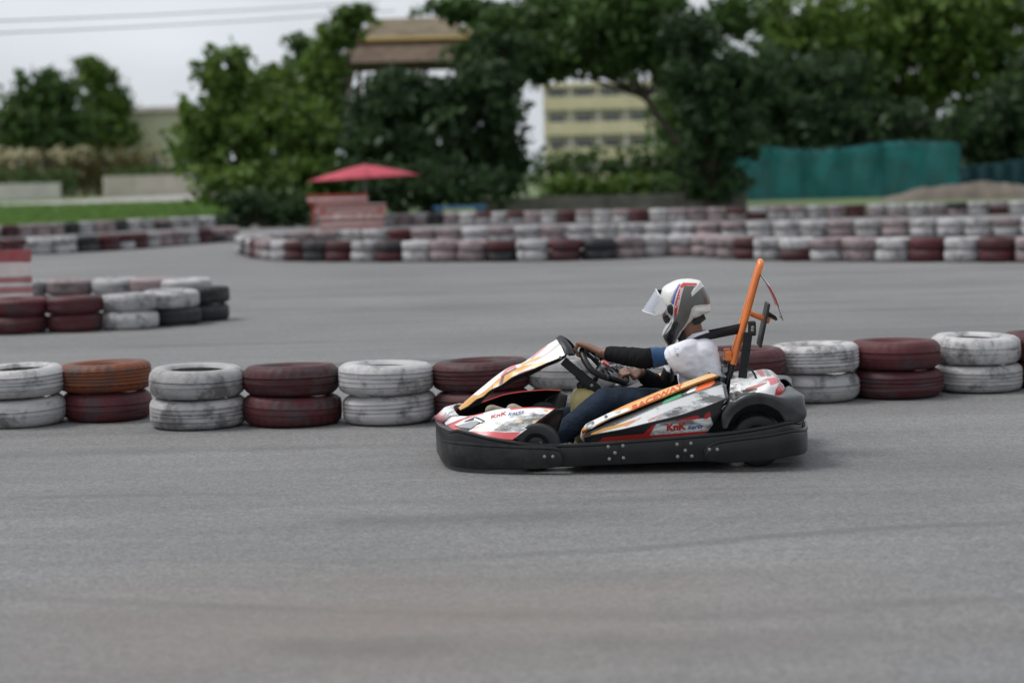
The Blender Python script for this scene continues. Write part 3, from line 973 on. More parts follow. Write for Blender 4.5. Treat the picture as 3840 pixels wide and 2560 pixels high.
# teal shade net on posts
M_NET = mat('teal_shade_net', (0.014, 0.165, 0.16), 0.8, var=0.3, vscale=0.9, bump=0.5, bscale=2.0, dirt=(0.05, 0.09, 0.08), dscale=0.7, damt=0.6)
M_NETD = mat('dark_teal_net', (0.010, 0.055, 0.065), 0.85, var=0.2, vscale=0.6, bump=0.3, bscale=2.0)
def net(px_list, Y, label, m, seed):
    """px_list: (px, top py, bottom py) from one end to the other"""
    tops = spline([(px, t) for px, t, b in px_list], 46)
    bots = spline([(px, b) for px, t, b in px_list], 46)
    a, b = H(px_list[0][0], 600, Y), H(px_list[-1][0], 600, Y)
    root = empty('shade_net', ((a.x + b.x) / 2, Y, 0))
    tag(root, label, 'screen', 'teal shade nets')
    V, F = [], []
    nv = 14
    for i in range(46):
        for j in range(nv):
            f = j / (nv - 1)
            px, py = tops[i] * (1 - f) + bots[i] * f
            p = H(px, py, Y)
            sag = 0.22 * math.sin(i * 0.9 + seed) * math.sin(f * 3.0) + 0.08 * math.sin(i * 2.3 + f * 7)
            V.append((p.x - root.location.x, sag, p.z))
    for i in range(45):
        for j in range(nv - 1):
            q = i * nv + j
            F.append((q, q + 1, q + nv + 1, q + nv))
    o = obj('net', mesh('net', V, F, [m], sharp=None), root)
    so = o.modifiers.new('thick', 'SOLIDIFY'); so.thickness = 0.012
    MB().tube([(H(t_[0], t_[1], Y).x - root.location.x, -0.03, H(t_[0], t_[1], Y).z + 0.02 + 0.03 * math.sin(i_ * 1.9)) for i_, t_ in enumerate(tops)], 0.028, 6).obj('rope', M_NETD, root)
    k = max(3, int((b.x - a.x) / 2.6))
    for i in range(k):
        t = i / (k - 1)
        j = int(t * 45)
        p = H(tops[j][0], tops[j][1] - 6, Y)
        MB().tube([(p.x - root.location.x, -0.02 + 0.3 * 0, H(tops[j][0], bots[j][1], Y).z), (p.x - root.location.x + 0.03, -0.04, (p.z + H(tops[j][0], bots[j][1], Y).z) / 2), (p.x - root.location.x, 0, p.z)], 0.022, 6).obj('seam', M_NETD, root)
        MB().tube([(p.x - root.location.x, 0.32, -0.1), (p.x - root.location.x, 0.32, p.z)], 0.045, 8).obj('post', M_CONC, root)
    return root
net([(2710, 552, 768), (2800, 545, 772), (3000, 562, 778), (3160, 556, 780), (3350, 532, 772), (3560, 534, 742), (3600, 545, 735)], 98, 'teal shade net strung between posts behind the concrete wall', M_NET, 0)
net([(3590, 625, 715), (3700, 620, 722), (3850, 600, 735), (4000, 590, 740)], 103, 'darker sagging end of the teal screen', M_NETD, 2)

# heap of rubble and earth in front of the net
M_RUBB = mat('rubble', (0.125, 0.105, 0.085), 0.95, var=0.35, vscale=1.2, bump=0.8, bscale=5)
p = H(3660, 760, 88)
V, F = [], []
nx, ny = 46, 16
for i in range(nx):
    for j in range(ny):
        u, v = i / (nx - 1) * 2 - 1, j / (ny - 1) * 2 - 1
        h = max(0, 1 - u * u) * max(0, 1 - v * v)
        h = h ** 0.8 * 0.66 + 0.30 * h * mnoise.noise(Vector((u * 6, v * 4, 3))) + 0.10 * h * mnoise.noise(Vector((u * 17, v * 9, 7)))
        V.append((u * 4.2, v * 1.7, max(h, 0) - 0.03))
for i in range(nx - 1):
    for j in range(ny - 1):
        F.append((i * ny + j, (i + 1) * ny + j, (i + 1) * ny + j + 1, i * ny + j + 1))
o = obj('rubble_heap', mesh('rubble_heap', V, F, [M_RUBB], sharp=30), loc=(p.x, 88, 0))
tag(o, 'brown heap of rubble and earth before the teal screen', 'heap')

# blue board lying behind the wall
M_BLUE = mat('blue_plastic', (0.05, 0.16, 0.34), 0.5)
p = H(1725, 795, 76)
mb = MB().box((-1.0, -0.35, 0.36), (1.0, 0.35, 0.44), bev=0.02)
for s in (-0.8, 0.8):
    mb.box((s - 0.05, -0.3, 0), (s + 0.05, 0.3, 0.357))
o = mb.obj('bench', M_BLUE, smooth=False, loc=(p.x, 76, 0))
tag(o, 'long blue bench just showing over the outermost tyres', 'bench')

# red parasol with the slatted seat below
M_RED = mat('red_parasol_cloth', (0.42, 0.045, 0.075), 0.8, var=0.12, vscale=1.5)
M_POLE = mat('grey_pole', (0.30, 0.30, 0.30), 0.5, metal=0.6)
Y = 66
c = H(1365, 640, Y)
root = empty('parasol', (c.x, Y, 0))
tag(root, 'flat red parasol open over the striped seat', 'parasol')
zt, ze = H(1365, 618, Y).z, H(1365, 668, Y).z
rad = (H(1580, 640, Y).x - H(1155, 640, Y).x) / 2
def par_pt(a, r):
    z = zt - (zt - ze) * (r ** 1.25)
    return (rad * r * math.cos(a), rad * 0.8 * r * math.sin(a), z + rad * r * math.cos(a) * 0.035)
canopy = MB()
for k in range(8):
    a0, a1 = k * math.pi / 4 + 0.2, (k + 1) * math.pi / 4 + 0.2
    V = []
    for r in np.linspace(0.03, 1, 6):
        for f in np.linspace(0, 1, 5):
            q = par_pt(a0 + (a1 - a0) * f, r * (1 - 0.06 * math.sin(math.pi * f) * r))
            V.append((q[0], q[1], q[2] - 0.03 * math.sin(math.pi * f) * r))
    canopy.add(V, [(i * 5 + j, (i + 1) * 5 + j, (i + 1) * 5 + j + 1, i * 5 + j + 1) for i in range(5) for j in range(4)])
o = canopy.obj('canopy', M_RED, root, sharp=20)
so = o.modifiers.new('thick', 'SOLIDIFY'); so.thickness = 0.012
MB().tube([(0, 0, 0), (0, 0, zt + 0.06)], 0.028, 10).obj('pole', M_POLE, root)
for k in range(8):
    a = k * math.pi / 4 + 0.2
    q = par_pt(a, 0.97)
    MB().tube([(0, 0, zt - 0.05), (q[0] * 0.5, q[1] * 0.5, (zt + q[2]) / 2 - 0.02), (q[0], q[1], q[2] - 0.015)], 0.009, 6).obj('rib', M_POLE, root)
MB().box((-0.28, -0.28, 0), (0.28, 0.28, 0.09), bev=0.03).obj('base', M_CONC, root)

M_SR = mat('red_slat_paint', (0.40, 0.05, 0.035), 0.6, var=0.12, vscale=4)
M_SW = mat('pale_slat_paint', (0.60, 0.52, 0.50), 0.6, var=0.12, vscale=4)
Y = 64.5
c = H(1290, 800, Y)
root = empty('marshal_seat', (c.x, Y, 0))
tag(root, 'red and white slatted seat of the track marshal under the parasol', 'seat')
def at(px, py, dy=0.0):
    q = H(px, py, Y + dy)
    return q.x - root.location.x, q.z
sl = [((1145, 738, 1375), 0.5), ((1145, 750, 1375), 0.5), ((1150, 762, 1375), 0.5), ((1180, 780, 1448), 0.1), ((1180, 791, 1448), 0.05), ((1180, 802, 1448), 0.0), ((1195, 816, 1440), -0.05), ((1200, 829, 1440), -0.05), ((1200, 842, 1440), -0.05), ((1200, 855, 1440), -0.05)]
for i, ((px0, py, px1), dy) in enumerate(sl):
    x0, z = at(px0, py)
    x1, _ = at(px1, py)
    MB().box((x0, dy - 0.02, z - 0.04), (x1, dy + 0.02, z + 0.04), bev=0.008).obj('slat', M_SR if i in (0, 2, 3, 5, 7, 9) else M_SW, root, smooth=False)
for px in (1165, 1360):
    x, z = at(px, 733)
    MB().box((x - 0.035, 0.53, 0), (x + 0.035, 0.60, z)).obj('leg', M_SR, root, smooth=False)
for px in (1210, 1425):
    x, z = at(px, 780)
    MB().box((x - 0.035, 0.0, 0), (x + 0.035, 0.07, z)).obj('leg', M_SR, root, smooth=False)
x0, z = at(1185, 776)
x1, _ = at(1445, 776)
MB().box((x0, -0.02, z + 0.02), (x1, 0.52, z + 0.055), bev=0.01).obj('seat', M_SW, root, smooth=False)

# red and white striped board behind the near island
Y = 23.8
a = H(-110, 1000, Y); b = H(118, 1000, Y)
M_FADE = mat('dusty_red_paint', (0.30, 0.055, 0.06), 0.75, var=0.2, vscale=3, dirt=(0.3, 0.2, 0.2), dscale=4, damt=0.5)
root = empty('striped_board', ((a.x + b.x) / 2, Y, 0))
tag(root, 'faded red and white striped board standing behind the near island', 'board')
hw = (b.x - a.x) / 2
tops = [(938, 985, M_FADE), (985, 1040, M_SW), (1040, 1062, M_SR), (1062, 1078, M_SW), (1078, 1100, M_SR), (1100, 1130, M_SW)]
M_PINK = mat('faded_red_paint', (0.36, 0.15, 0.15), 0.7, var=0.15, vscale=3)
for i, (t, bt, m) in enumerate(tops):
    z1, z0 = H(0, t, Y).z, H(0, bt, Y).z
    MB().box((-hw, -0.02, z0 + 0.003), (hw, 0.02, z1 - 0.003), bev=0.004).obj('plank', m if i == 0 or m is M_SW else M_PINK, root, smooth=False)
for s in (-0.8, 0.8):
    MB().box((hw * s - 0.03, 0.023, 0), (hw * s + 0.03, 0.08, H(0, 936, Y).z)).obj('post', M_CONC, root, smooth=False)

# power lines between poles out of sight
M_WIRE = mat('black_cable', (0.03, 0.03, 0.03), 0.6)
for i, (l0, l1) in enumerate((((-400, 92), (1420, 6)), ((-400, 140), (1480, 40)))):
    A, B = H(l0[0], l0[1], 60), H(l1[0], l1[1], 92)
    n = 30
    P = []
    for k in range(n):
        t = k / (n - 1)
        P.append(A.lerp(B, t) + Vector((0, 0, -0.35 * 4 * t * (1 - t) * 0.3)))
    o = MB().tube(P, 0.018, 6).obj('power_cable', M_WIRE)
    tag(o, ('upper' if i == 0 else 'lower') + ' of two thin power cables crossing the grey sky', 'cable', 'power cables')
# ------------------------------------------------------------------ the kart
PSI = math.radians(-3.5)
KF = Vector((-math.cos(PSI), -math.sin(PSI), 0))       # forwards
KL = Vector((math.sin(PSI), -math.cos(PSI), 0))        # the driver's left, towards the camera
K0 = G(2335, 1740, 0.05) - KL * 0.68
K0.z = 0
kart = empty('go_kart', K0, math.pi + PSI)
tag(kart, 'white, orange and black rental go-kart speeding across the asphalt with a driver', 'go-kart')

def P(px, py, y):
    """kart coordinates (forward, left, up) of the point seen at a photograph pixel, y to the left of the kart's middle"""
    d = ray(px, py)
    t = (y - (CAM - K0).dot(KL)) / d.dot(KL)
    q = CAM + d * t - K0
    return Vector((q.dot(KF), y, q.z))

M_BLK = mat('black_plastic', (0.0095, 0.010, 0.011), 0.42, spec=0.36, var=0.25, vscale=6, dirt=(0.075, 0.072, 0.068), dscale=14, damt=0.35, bump=0.12, bscale=90)
M_BLK2 = mat('smooth_black_plastic', (0.0095, 0.010, 0.011), 0.34, spec=0.36, var=0.15, vscale=5, dirt=(0.05, 0.05, 0.05), dscale=9, damt=0.2)
M_GRYB = mat('scuffed_black_plastic', (0.022, 0.023, 0.025), 0.34, var=0.25, vscale=5, dirt=(0.14, 0.14, 0.14), dscale=8, damt=0.3)
M_TYR = mat('kart_slick_rubber', (0.018, 0.018, 0.019), 0.6, var=0.25, vscale=14, dirt=(0.05, 0.048, 0.046), dscale=10, damt=0.4)
M_STL = mat('dull_steel', (0.35, 0.35, 0.36), 0.35, metal=0.9, var=0.15, vscale=12)
M_BOLT = mat('zinc_bolt', (0.30, 0.29, 0.26), 0.42, metal=0.8)
M_ORG = mat('orange_enamel', (0.78, 0.20, 0.035), 0.38, var=0.08, vscale=6, coat=0.25, dirt=(0.30, 0.10, 0.04), dscale=11, damt=0.3)
M_BELT = mat('black_webbing', (0.014, 0.013, 0.016), 0.8, var=0.2, vscale=30, bump=0.4, bscale=220)
M_TANK = mat('cream_tank_plastic', (0.46, 0.38, 0.15), 0.42, var=0.12, vscale=5, dirt=(0.24, 0.19, 0.08), dscale=7, damt=0.4)
M_REDP = mat('red_plastic', (0.42, 0.025, 0.02), 0.35, coat=0.2, var=0.1, vscale=6)
M_REDT = mat('red_print', (0.50, 0.028, 0.025), 0.5)
M_BLUT = mat('blue_print', (0.045, 0.10, 0.32), 0.5)
M_DRED = mat('deep_orange_print', (0.62, 0.085, 0.025), 0.5)
M_DGRN = mat('dark_grey_print', (0.06, 0.06, 0.065), 0.5)
M_WHT = mat('white_print', (0.75, 0.75, 0.73), 0.5)
M_ENG = mat('engine_metal', (0.08, 0.08, 0.085), 0.45, metal=0.7, var=0.3, vscale=10)

def print_mat():
    """printed vinyl on plastic: colours from the mesh, with scuffs where 'wear' (its alpha) is high"""
    m = bpy.data.materials.new('printed_vinyl')
    m.use_nodes = True
    t = m.node_tree
    b = t.nodes['Principled BSDF']
    b.inputs['Roughness'].default_value = 0.34
    b.inputs['Coat Weight'].default_value = 0.25
    b.inputs['Coat Roughness'].default_value = 0.15
    a = t.nodes.new('ShaderNodeVertexColor')
    a.layer_name = 'print'
    co = t.nodes.new('ShaderNodeTexCoord')
    mp_ = t.nodes.new('ShaderNodeMapping')
    mp_.inputs['Scale'].default_value = (0.45, 1, 1.5)
    mp_.inputs['Rotation'].default_value = (0, math.radians(-14), 0)
    t.links.new(co.outputs['Object'], mp_.inputs[0])
    n = t.nodes.new('ShaderNodeTexNoise')
    n.inputs['Scale'].default_value = 16
    n.inputs['Detail'].default_value = 10
    n.inputs['Roughness'].default_value = 0.72
    t.links.new(mp_.outputs[0], n.inputs['Vector'])
    ad = t.nodes.new('ShaderNodeMath'); ad.operation = 'MULTIPLY_ADD'
    t.links.new(a.outputs['Alpha'], ad.inputs[0]); ad.inputs[1].default_value = 0.34
    t.links.new(n.outputs['Fac'], ad.inputs[2])
    r = t.nodes.new('ShaderNodeMapRange')
    r.inputs['From Min'].default_value = 0.66
    r.inputs['From Max'].default_value = 0.80
    r.inputs['To Max'].default_value = 0.85
    t.links.new(ad.outputs[0], r.inputs[0])
    x = t.nodes.new('ShaderNodeMix'); x.data_type = 'RGBA'
    t.links.new(r.outputs[0], x.inputs[0])
    t.links.new(a.outputs['Color'], x.inputs[6])
    x.inputs[7].default_value = (0.05, 0.05, 0.052, 1)
    t.links.new(x.outputs[2], b.inputs['Base Color'])
    bp = t.nodes.new('ShaderNodeBump')
    bp.inputs['Strength'].default_value = 0.12
    bp.inputs['Distance'].default_value = 0.004
    t.links.new(n.outputs['Fac'], bp.inputs['Height'])
    t.links.new(bp.outputs[0], b.inputs['Normal'])
    return m
M_PRINT = print_mat()

WHITE = (0.80, 0.80, 0.79)
JIT = [(-.4, -.4), (0, -.4), (.4, -.4), (-.4, 0), (0, 0), (.4, 0), (-.4, .4), (0, .4), (.4, .4)]
def paint_of(px, py, base, zones, soft=2.2):
    """print colours at pixels, later zones over earlier ones, averaged over a small spot so that edges stay clean"""
    px, py = np.asarray(px, float), np.asarray(py, float)
    tot = np.zeros((len(px), 4))
    for jx, jy in JIT:
        c = np.tile(np.array(base, float), (len(px), 1))
        for poly, col in zones:
            c[inpoly(px + jx * soft, py + jy * soft, poly)] = col
        tot += c
    return tot / len(JIT)

def loft(name, rails, nu, sub, mats, parent, base=(0.02, 0.02, 0.02, 0), zones=(), thick=0.0, caps=False, mirror=False, smooth_v=True, off=-1.0, closed_v=False, sharp=50, rim=None):
    """a skin through several pixel-traced rails [(px, py, y)]; returns the object and its grid for placing prints"""
    R = [spline(r, nu) for r in rails]
    rows = []
    k = len(R)
    for i in range(k - 1):
        p0 = R[i - 1] if i > 0 else 2 * R[0] - R[1]
        p1, p2 = R[i], R[i + 1]
        p3 = R[i + 2] if i + 2 < k else 2 * R[-1] - R[-2]
        for t in np.linspace(0, 1, sub, endpoint=False):
            if smooth_v:
                rows.append(0.5 * ((2 * p1) + (-p0 + p2) * t + (2 * p0 - 5 * p1 + 4 * p2 - p3) * t * t + (-p0 + 3 * p1 - 3 * p2 + p3) * t ** 3))
            else:
                rows.append(p1 * (1 - t) + p2 * t)
    rows.append(R[-1])
    V, Cc, px_ = [], [], []
    for row_ in rows:
        for (px, py, y) in row_:
            V.append(P(px, py, y))
            px_.append((px, py, y))
    Cc = paint_of([q[0] for q in px_], [q[1] for q in px_], base, zones)
    nr = len(rows)
    F = []
    for i in range(nr - 1):
        for j in range(nu - 1):
            F.append((i * nu + j, (i + 1) * nu + j, (i + 1) * nu + j + 1, i * nu + j + 1))
    if mirror:
        V = [Vector((v.x, -v.y, v.z)) for v in V]
        F = [f[::-1] for f in F]
    if caps:
        F.append(tuple(i * nu for i in range(nr)))
        F.append(tuple(i * nu + nu - 1 for i in range(nr))[::-1])
    me = mesh(name, V, F, mats, sharp=sharp)
    ca = me.color_attributes.new('print', 'FLOAT_COLOR', 'POINT')
    ca.data.foreach_set('color', np.array(Cc, np.float32).ravel())
    o = obj(name, me, parent)
    if thick:
        so = o.modifiers.new('thick', 'SOLIDIFY')
        so.thickness = thick
        so.offset = off
        if len(mats) > 1:
            so.material_offset = 1
            so.material_offset_rim = rim if rim is not None else 1
    return o, np.array(px_)

def word(text, grid, org, base_v, up_v, size_h, m, parent, name='lettering', shear=0.0, lift=0.004, flip=False, stretch=None, bold=0.0):
    """flat print: text laid on a lofted skin. org: pixel of the lower-left corner, base_v: pixel vector along the whole word, up_v: pixel vector of the letter height"""
    cu = bpy.data.curves.new('text', 'FONT')
    cu.body = text
    cu.size = 1.0
    cu.shear = shear
    cu.offset = bold
    cu.resolution_u = 3
    to = bpy.data.objects.new('text', cu)
    C.objects.link(to)
    bpy.context.view_layer.update()
    me = bpy.data.meshes.new_from_object(to.evaluated_get(bpy.context.evaluated_depsgraph_get()))
    bpy.data.objects.remove(to)
    bpy.data.curves.remove(cu)
    co = np.array([v.co[:] for v in me.vertices])
    x0, x1 = co[:, 0].min(), co[:, 0].max()
    caps_h = 0.70
    V = []
    for v in co:
        u, w = (v[0] - x0) / (x1 - x0), v[1] / caps_h
        px = org[0] + base_v[0] * u + up_v[0] * w
        py = org[1] + base_v[1] * u + up_v[1] * w
        d = (grid[:, 0] - px) ** 2 + (grid[:, 1] - py) ** 2
        idx = np.argpartition(d, 6)[:6]
        ww = 1 / (d[idx] + 0.5)
        y = float((grid[idx, 2] * ww).sum() / ww.sum())
        q = P(px, py, y + lift)
        V.append(q)
    F = [tuple(p.vertices) for p in me.polygons]
    bpy.data.meshes.remove(me)
    o = obj(name, mesh(name, V, F, [m], smooth=False), parent)
    return o

def patch(name, poly, grid, m, parent, lift=0.004):
    V = []
    for (px, py) in poly:
        d = (grid[:, 0] - px) ** 2 + (grid[:, 1] - py) ** 2
        idx = np.argpartition(d, 6)[:6]
        ww = 1 / (d[idx] + 0.5)
        V.append(P(px, py, float((grid[idx, 2] * ww).sum() / ww.sum()) + lift))
    return obj(name, mesh(name, V, [tuple(range(len(V)))], [m], smooth=False), parent)

def flipy(o, name=None):
    """a mirror copy of a part for the kart's other side"""
    c = o.copy()
    c.data = o.data.copy()
    c.data.transform(Matrix.Diagonal((1, -1, 1, 1)))
    c.data.flip_normals()
    C.objects.link(c)
    return c

# ---- wrap-round bumper ------------------------------------------------------
def band(name, pts, th, m, parent, n=120, closed=False, bulge=0.004, lip=0.009):
    """a moulded band: pts [(x, y, z_bottom, z_top)] along its outer face"""
    Q = spline(pts + ([pts[0]] if closed else []), n + (1 if closed else 0))
    if closed:
        Q = Q[:-1]
    N = len(Q)
    V, F = [], []
    for i in range(N):
        a = Q[i - 1] if (i or closed) else Q[i]
        b = Q[(i + 1) % N] if (i < N - 1 or closed) else Q[i]
        t = Vector((b[0] - a[0], b[1] - a[1], 0)).normalized()
        nrm = Vector((-t.y, t.x, 0))
        if nrm.dot(Vector((Q[i][0], Q[i][1], 0))) < 0:
            nrm = -nrm
        c = Vector((Q[i][0], Q[i][1], 0))
        zb, zt = Q[i][2], Q[i][3]
        h = zt - zb
        sec = [(-th, zb + 0.004), (-0.010, zb), (-0.003, zb + 0.003), (bulge * 0.5, zb + 0.016), (bulge, zb + h * 0.5), (bulge * 0.7, zt - 0.030), (0.000, zt - 0.020), (lip * 0.7, zt - 0.012), (lip * 0.5, zt - 0.002), (-th * 0.4, zt), (-th, zt - 0.008)]
        for (o_, z) in sec:
            V.append(c + nrm * o_ + Vector((0, 0, z)))
    k = 11
    for i in range(N if closed else N - 1):
        j = (i + 1) % N
        for s in range(k):
            q = (s + 1) % k
            F.append((i * k + s, j * k + s, j * k + q, i * k + q))
    if not closed:
        F.append(tuple(range(k)))
        F.append(tuple((N - 1) * k + s for s in range(k))[::-1])
    return obj(name, mesh(name, V, F, [m], sharp=35), parent)

def bp_(px, top, bot, y):
    a, b = P(px, top, y), P(px, bot, y)
    return ((a.x + b.x) / 2, y, b.z, a.z)
side = [bp_(3000, 1578, 1702, 0.50), bp_(2960, 1578, 1706, 0.63), bp_(2874, 1596, 1721, 0.675), bp_(2740, 1617, 1729, 0.68), bp_(2568, 1633, 1732, 0.68), bp_(2400, 1646, 1739, 0.68),
        bp_(2250, 1658, 1745, 0.68), bp_(2097, 1664, 1752, 0.675), bp_(2002, 1662, 1754, 0.66), bp_(1925, 1653, 1757, 0.64), bp_(1830, 1636, 1756, 0.60), bp_(1753, 1617, 1752, 0.545), bp_(1715, 1608, 1748, 0.505), bp_(1692, 1613, 1744, 0.46), bp_(1673, 1605, 1736, 0.405), bp_(1656, 1597, 1728, 0.33), bp_(1646, 1589, 1718, 0.22), bp_(1640, 1578, 1706, 0.10), bp_(1638, 1570, 1698, 0.0)]
side[0] = (side[0][0], side[0][1], side[0][2], side[0][3])
rear = [(side[0][0] - 0.02, 0.36, side[0][2], side[0][3]), (side[0][0] - 0.025, 0.12, side[0][2], side[0][3])]
half = rear[::-1] + side
far_half = [(x, -y, a, b) for (x, y, a, b) in half[::-1][1:]]
band('bumper', half + far_half, 0.045, M_BLK2, kart, n=220, closed=True)

def shell(side_pts, off, drop_top, drop_bot, n=70):
    """outer shell that follows part of the bumper, standing proud of it"""
    out = []
    for i, (x, y, zb, zt) in enumerate(side_pts):
        a, b = side_pts[max(i - 1, 0)], side_pts[min(i + 1, len(side_pts) - 1)]
        t = Vector((b[0] - a[0], b[1] - a[1], 0)).normalized()
        nrm = Vector((-t.y, t.x, 0))
        if nrm.dot(Vector((x, y, 0))) < 0: nrm = -nrm
        p = Vector((x, y, 0)) + nrm * off
        out.append((p.x, p.y, zb - drop_bot, zt - drop_top))
    return out
def tongue(pts, n_end, shape):
    """round an end of a shell off"""
    return pts
fs = shell([bp_(2097, 1678, 1746, 0.675), bp_(2075, 1673, 1752, 0.675), bp_(2040, 1671, 1755, 0.668), bp_(1983, 1669, 1757, 0.652), bp_(1925, 1666, 1760, 0.64), bp_(1830, 1661, 1760, 0.60), bp_(1753, 1655, 1756, 0.545), bp_(1706, 1650, 1749, 0.48), bp_(1682, 1647, 1741, 0.405), bp_(1668, 1643, 1733, 0.33), bp_(1660, 1636, 1723, 0.22), bp_(1655, 1624, 1711, 0.10), bp_(1653, 1616, 1703, 0.0)], 0.016, 0, 0)
fs_all = [(fs[0][0] - 0.018, fs[0][1], fs[0][2] + 0.022, fs[0][3] - 0.028)] + fs
fs_all = fs_all + [(x, -y, a, b) for (x, y, a, b) in fs_all[::-1][1:]]
fb = band('front_bumper', fs_all, 0.02, M_BLK, kart, n=160)
rs = shell([bp_(2640, 1688, 1716, 0.68), bp_(2652, 1668, 1726, 0.68), bp_(2690, 1650, 1730, 0.68), bp_(2740, 1641, 1733, 0.68), bp_(2874, 1624, 1724, 0.675), bp_(2960, 1607, 1709, 0.63), bp_(3006, 1603, 1700, 0.50)], 0.022, 0, 0)
rs_all = rs + [(rs[-1][0] - 0.025, 0.3, rs[-1][2], rs[-1][3]), (rs[-1][0] - 0.03, 0.0, rs[-1][2], rs[-1][3])]
rs_all = rs_all + [(x, -y, a, b) for (x, y, a, b) in rs_all[::-1][1:]]
rb = band('rear_bumper', rs_all, 0.02, M_BLK2, kart, n=160)

def bolt(px, py, y, parent):
    c = P(px, py, y)
    mb = MB()
    V, F = lathe([(0.0, 0.0), (0.0095, 0.0), (0.0095, 0.003), (0.006, 0.0035), (0.006, 0.007), (0.005, 0.008), (0.0, 0.008)], 10, 'y', closed=False)
    mb.add([(x + c.x, yy + c.y, z + c.z) for x, yy, z in V], F)
    return mb.obj('bolt', M_BOLT, parent)
bump = [o for o in kart.children if o.name == 'bumper'][0]
for px, py in ((2281, 1674), (2336, 1670.5), (2306, 1697), (2285, 1720), (2338, 1716), (2539, 1665), (2591, 1661), (2570, 1688), (2541, 1711), (2594.6, 1709)):
    bolt(px, py, 0.690, bump)
for px, py in ((2042, 1711), (2073, 1711)):
    bolt(px, py, 0.700, fb)
for px, py in ((2660, 1684), (2690, 1684)):
    bolt(px, py, 0.712, rb)

for px, t_, b_ in ((2322, 1655, 1742), (2562, 1636, 1730)):
    a_, c_ = P(px, t_, 0.6845), P(px, b_, 0.6845)
    MB().box((a_.x - 0.0025, 0.676, c_.z), (a_.x + 0.0025, 0.6865, a_.z)).obj('seam', M_BELT, bump, smooth=False)

# ---- wheels -----------------------------------------------------------------
def wheel(px, py, y0, R, w, name='wheel', front=True):
    c = P(px, py, y0)
    root = empty(name, (c.x, 0, R + 0.002))
    root.parent = kart
    s = 1 if y0 > 0 else -1
    pr = [(R * 0.52, -w * 0.40), (R * 0.60, -w * 0.48), (R * 0.80, -w * 0.50), (R * 0.93, -w * 0.46), (R, -w * 0.36), (R, w * 0.36), (R * 0.93, w * 0.46), (R * 0.80, w * 0.50), (R * 0.60, w * 0.48), (R * 0.52, w * 0.40)]
    V, F = lathe(pr, 40, 'y', closed=True)
    V = [(x, yy + abs(y0) * s, z) for x, yy, z in V]
    obj('tyre', mesh('tyre', V, F, [M_TYR], sharp=30), root)
    pr = [(0.0, w * 0.30), (R * 0.14, w * 0.30), (R * 0.15, w * 0.22), (R * 0.40, w * 0.20), (R * 0.49, w * 0.38), (R * 0.525, w * 0.39), (R * 0.525, -w * 0.39), (0.0, -w * 0.3)]
    V, F = lathe(pr, 30, 'y', closed=False)
    V = [(x, yy * s + abs(y0) * s, z) for x, yy, z in V]
    obj('rim', mesh('rim', V, F, [M_GRYB], sharp=30), root)
    mb = MB()
    for k in range(3):
        a = k * 2.094 + 0.3
        V, F = lathe([(0, 0), (0.007, 0), (0.007, 0.012), (0, 0.012)], 8, 'y', closed=False)
        mb.add([(x + math.cos(a) * R * 0.27, (yy + w * 0.20) * s + abs(y0) * s, z + math.sin(a) * R * 0.27) for x, yy, z in V], F)
    mb.obj('nut', M_BOLT, root)
    return root
wheel(2012, 1680, 0.50, 0.130, 0.125)
wheel(2012, 1680, -0.50, 0.130, 0.125).location.x = P(2012, 1680, 0.50).x
wheel(2838, 1650, 0.455, 0.142, 0.18)
wheel(2838, 1650, -0.455, 0.142, 0.18).location.x = P(2838, 1650, 0.47).x
XF, XR = P(2012, 1680, 0.50).x, P(2838, 1650, 0.47).x

# ---- chassis ----------------------------------------------------------------
mb = MB()
for s in (-1, 1):
    mb.tube([(XF + 0.20, 0.16 * s, 0.075), (XF + 0.05, 0.30 * s, 0.07), (XF - 0.25, 0.34 * s, 0.065), (0.0, 0.36 * s, 0.065), (XR + 0.25, 0.34 * s, 0.07), (XR - 0.12, 0.30 * s, 0.09)], 0.016, 10)
    mb.tube([(XF - 0.22, 0.34 * s, 0.065), (XF - 0.22, 0.63 * s, 0.085), (XR + 0.33, 0.63 * s, 0.085), (XR + 0.33, 0.34 * s, 0.065)], 0.014, 8)
mb.tube([(XF, -0.44, 0.12), (XF, 0.44, 0.12)], 0.014, 10)
mb.obj('chassis', M_BLK2, kart)
MB().box((XF - 0.38, -0.33, 0.038), (XF + 0.18, 0.33, 0.052), bev=0.004).obj('floor_pan', M_STL, kart, smooth=False)
MB().box((XR + 0.17, -0.625, 0.055), (XF - 0.16, 0.625, 0.07), bev=0.004).obj('under_tray', M_BLK, kart, smooth=False)  # tray widened to block light and deepen the shadow under the kart
MB().tube([(XR, -0.44, 0.142), (XR, 0.44, 0.142)], 0.02, 12).obj('rear_axle', M_STL, kart)
for s in (-1, 1):
    mb = MB().tube([(XF + 0.26, 0.12 * s, 0.06), (XF + 0.28, 0.12 * s, 0.14), (XF + 0.24, 0.12 * s, 0.24)], 0.008, 8)
    mb.tube([(XF + 0.24, 0.08 * s, 0.24), (XF + 0.24, 0.19 * s, 0.24)], 0.011, 8)
    mb.obj('pedal', M_STL, kart)
# engine and inner bodywork behind the seat
mb = MB().box((XR - 0.02, -0.34, 0.09), (XR + 0.26, -0.04, 0.36), bev=0.02)
for k in range(6):
    mb.box((XR + 0.02, -0.02, 0.12 + k * 0.034), (XR + 0.22, 0.10, 0.136 + k * 0.034), bev=0.003)
mb.obj('engine', M_ENG, kart, smooth=False)

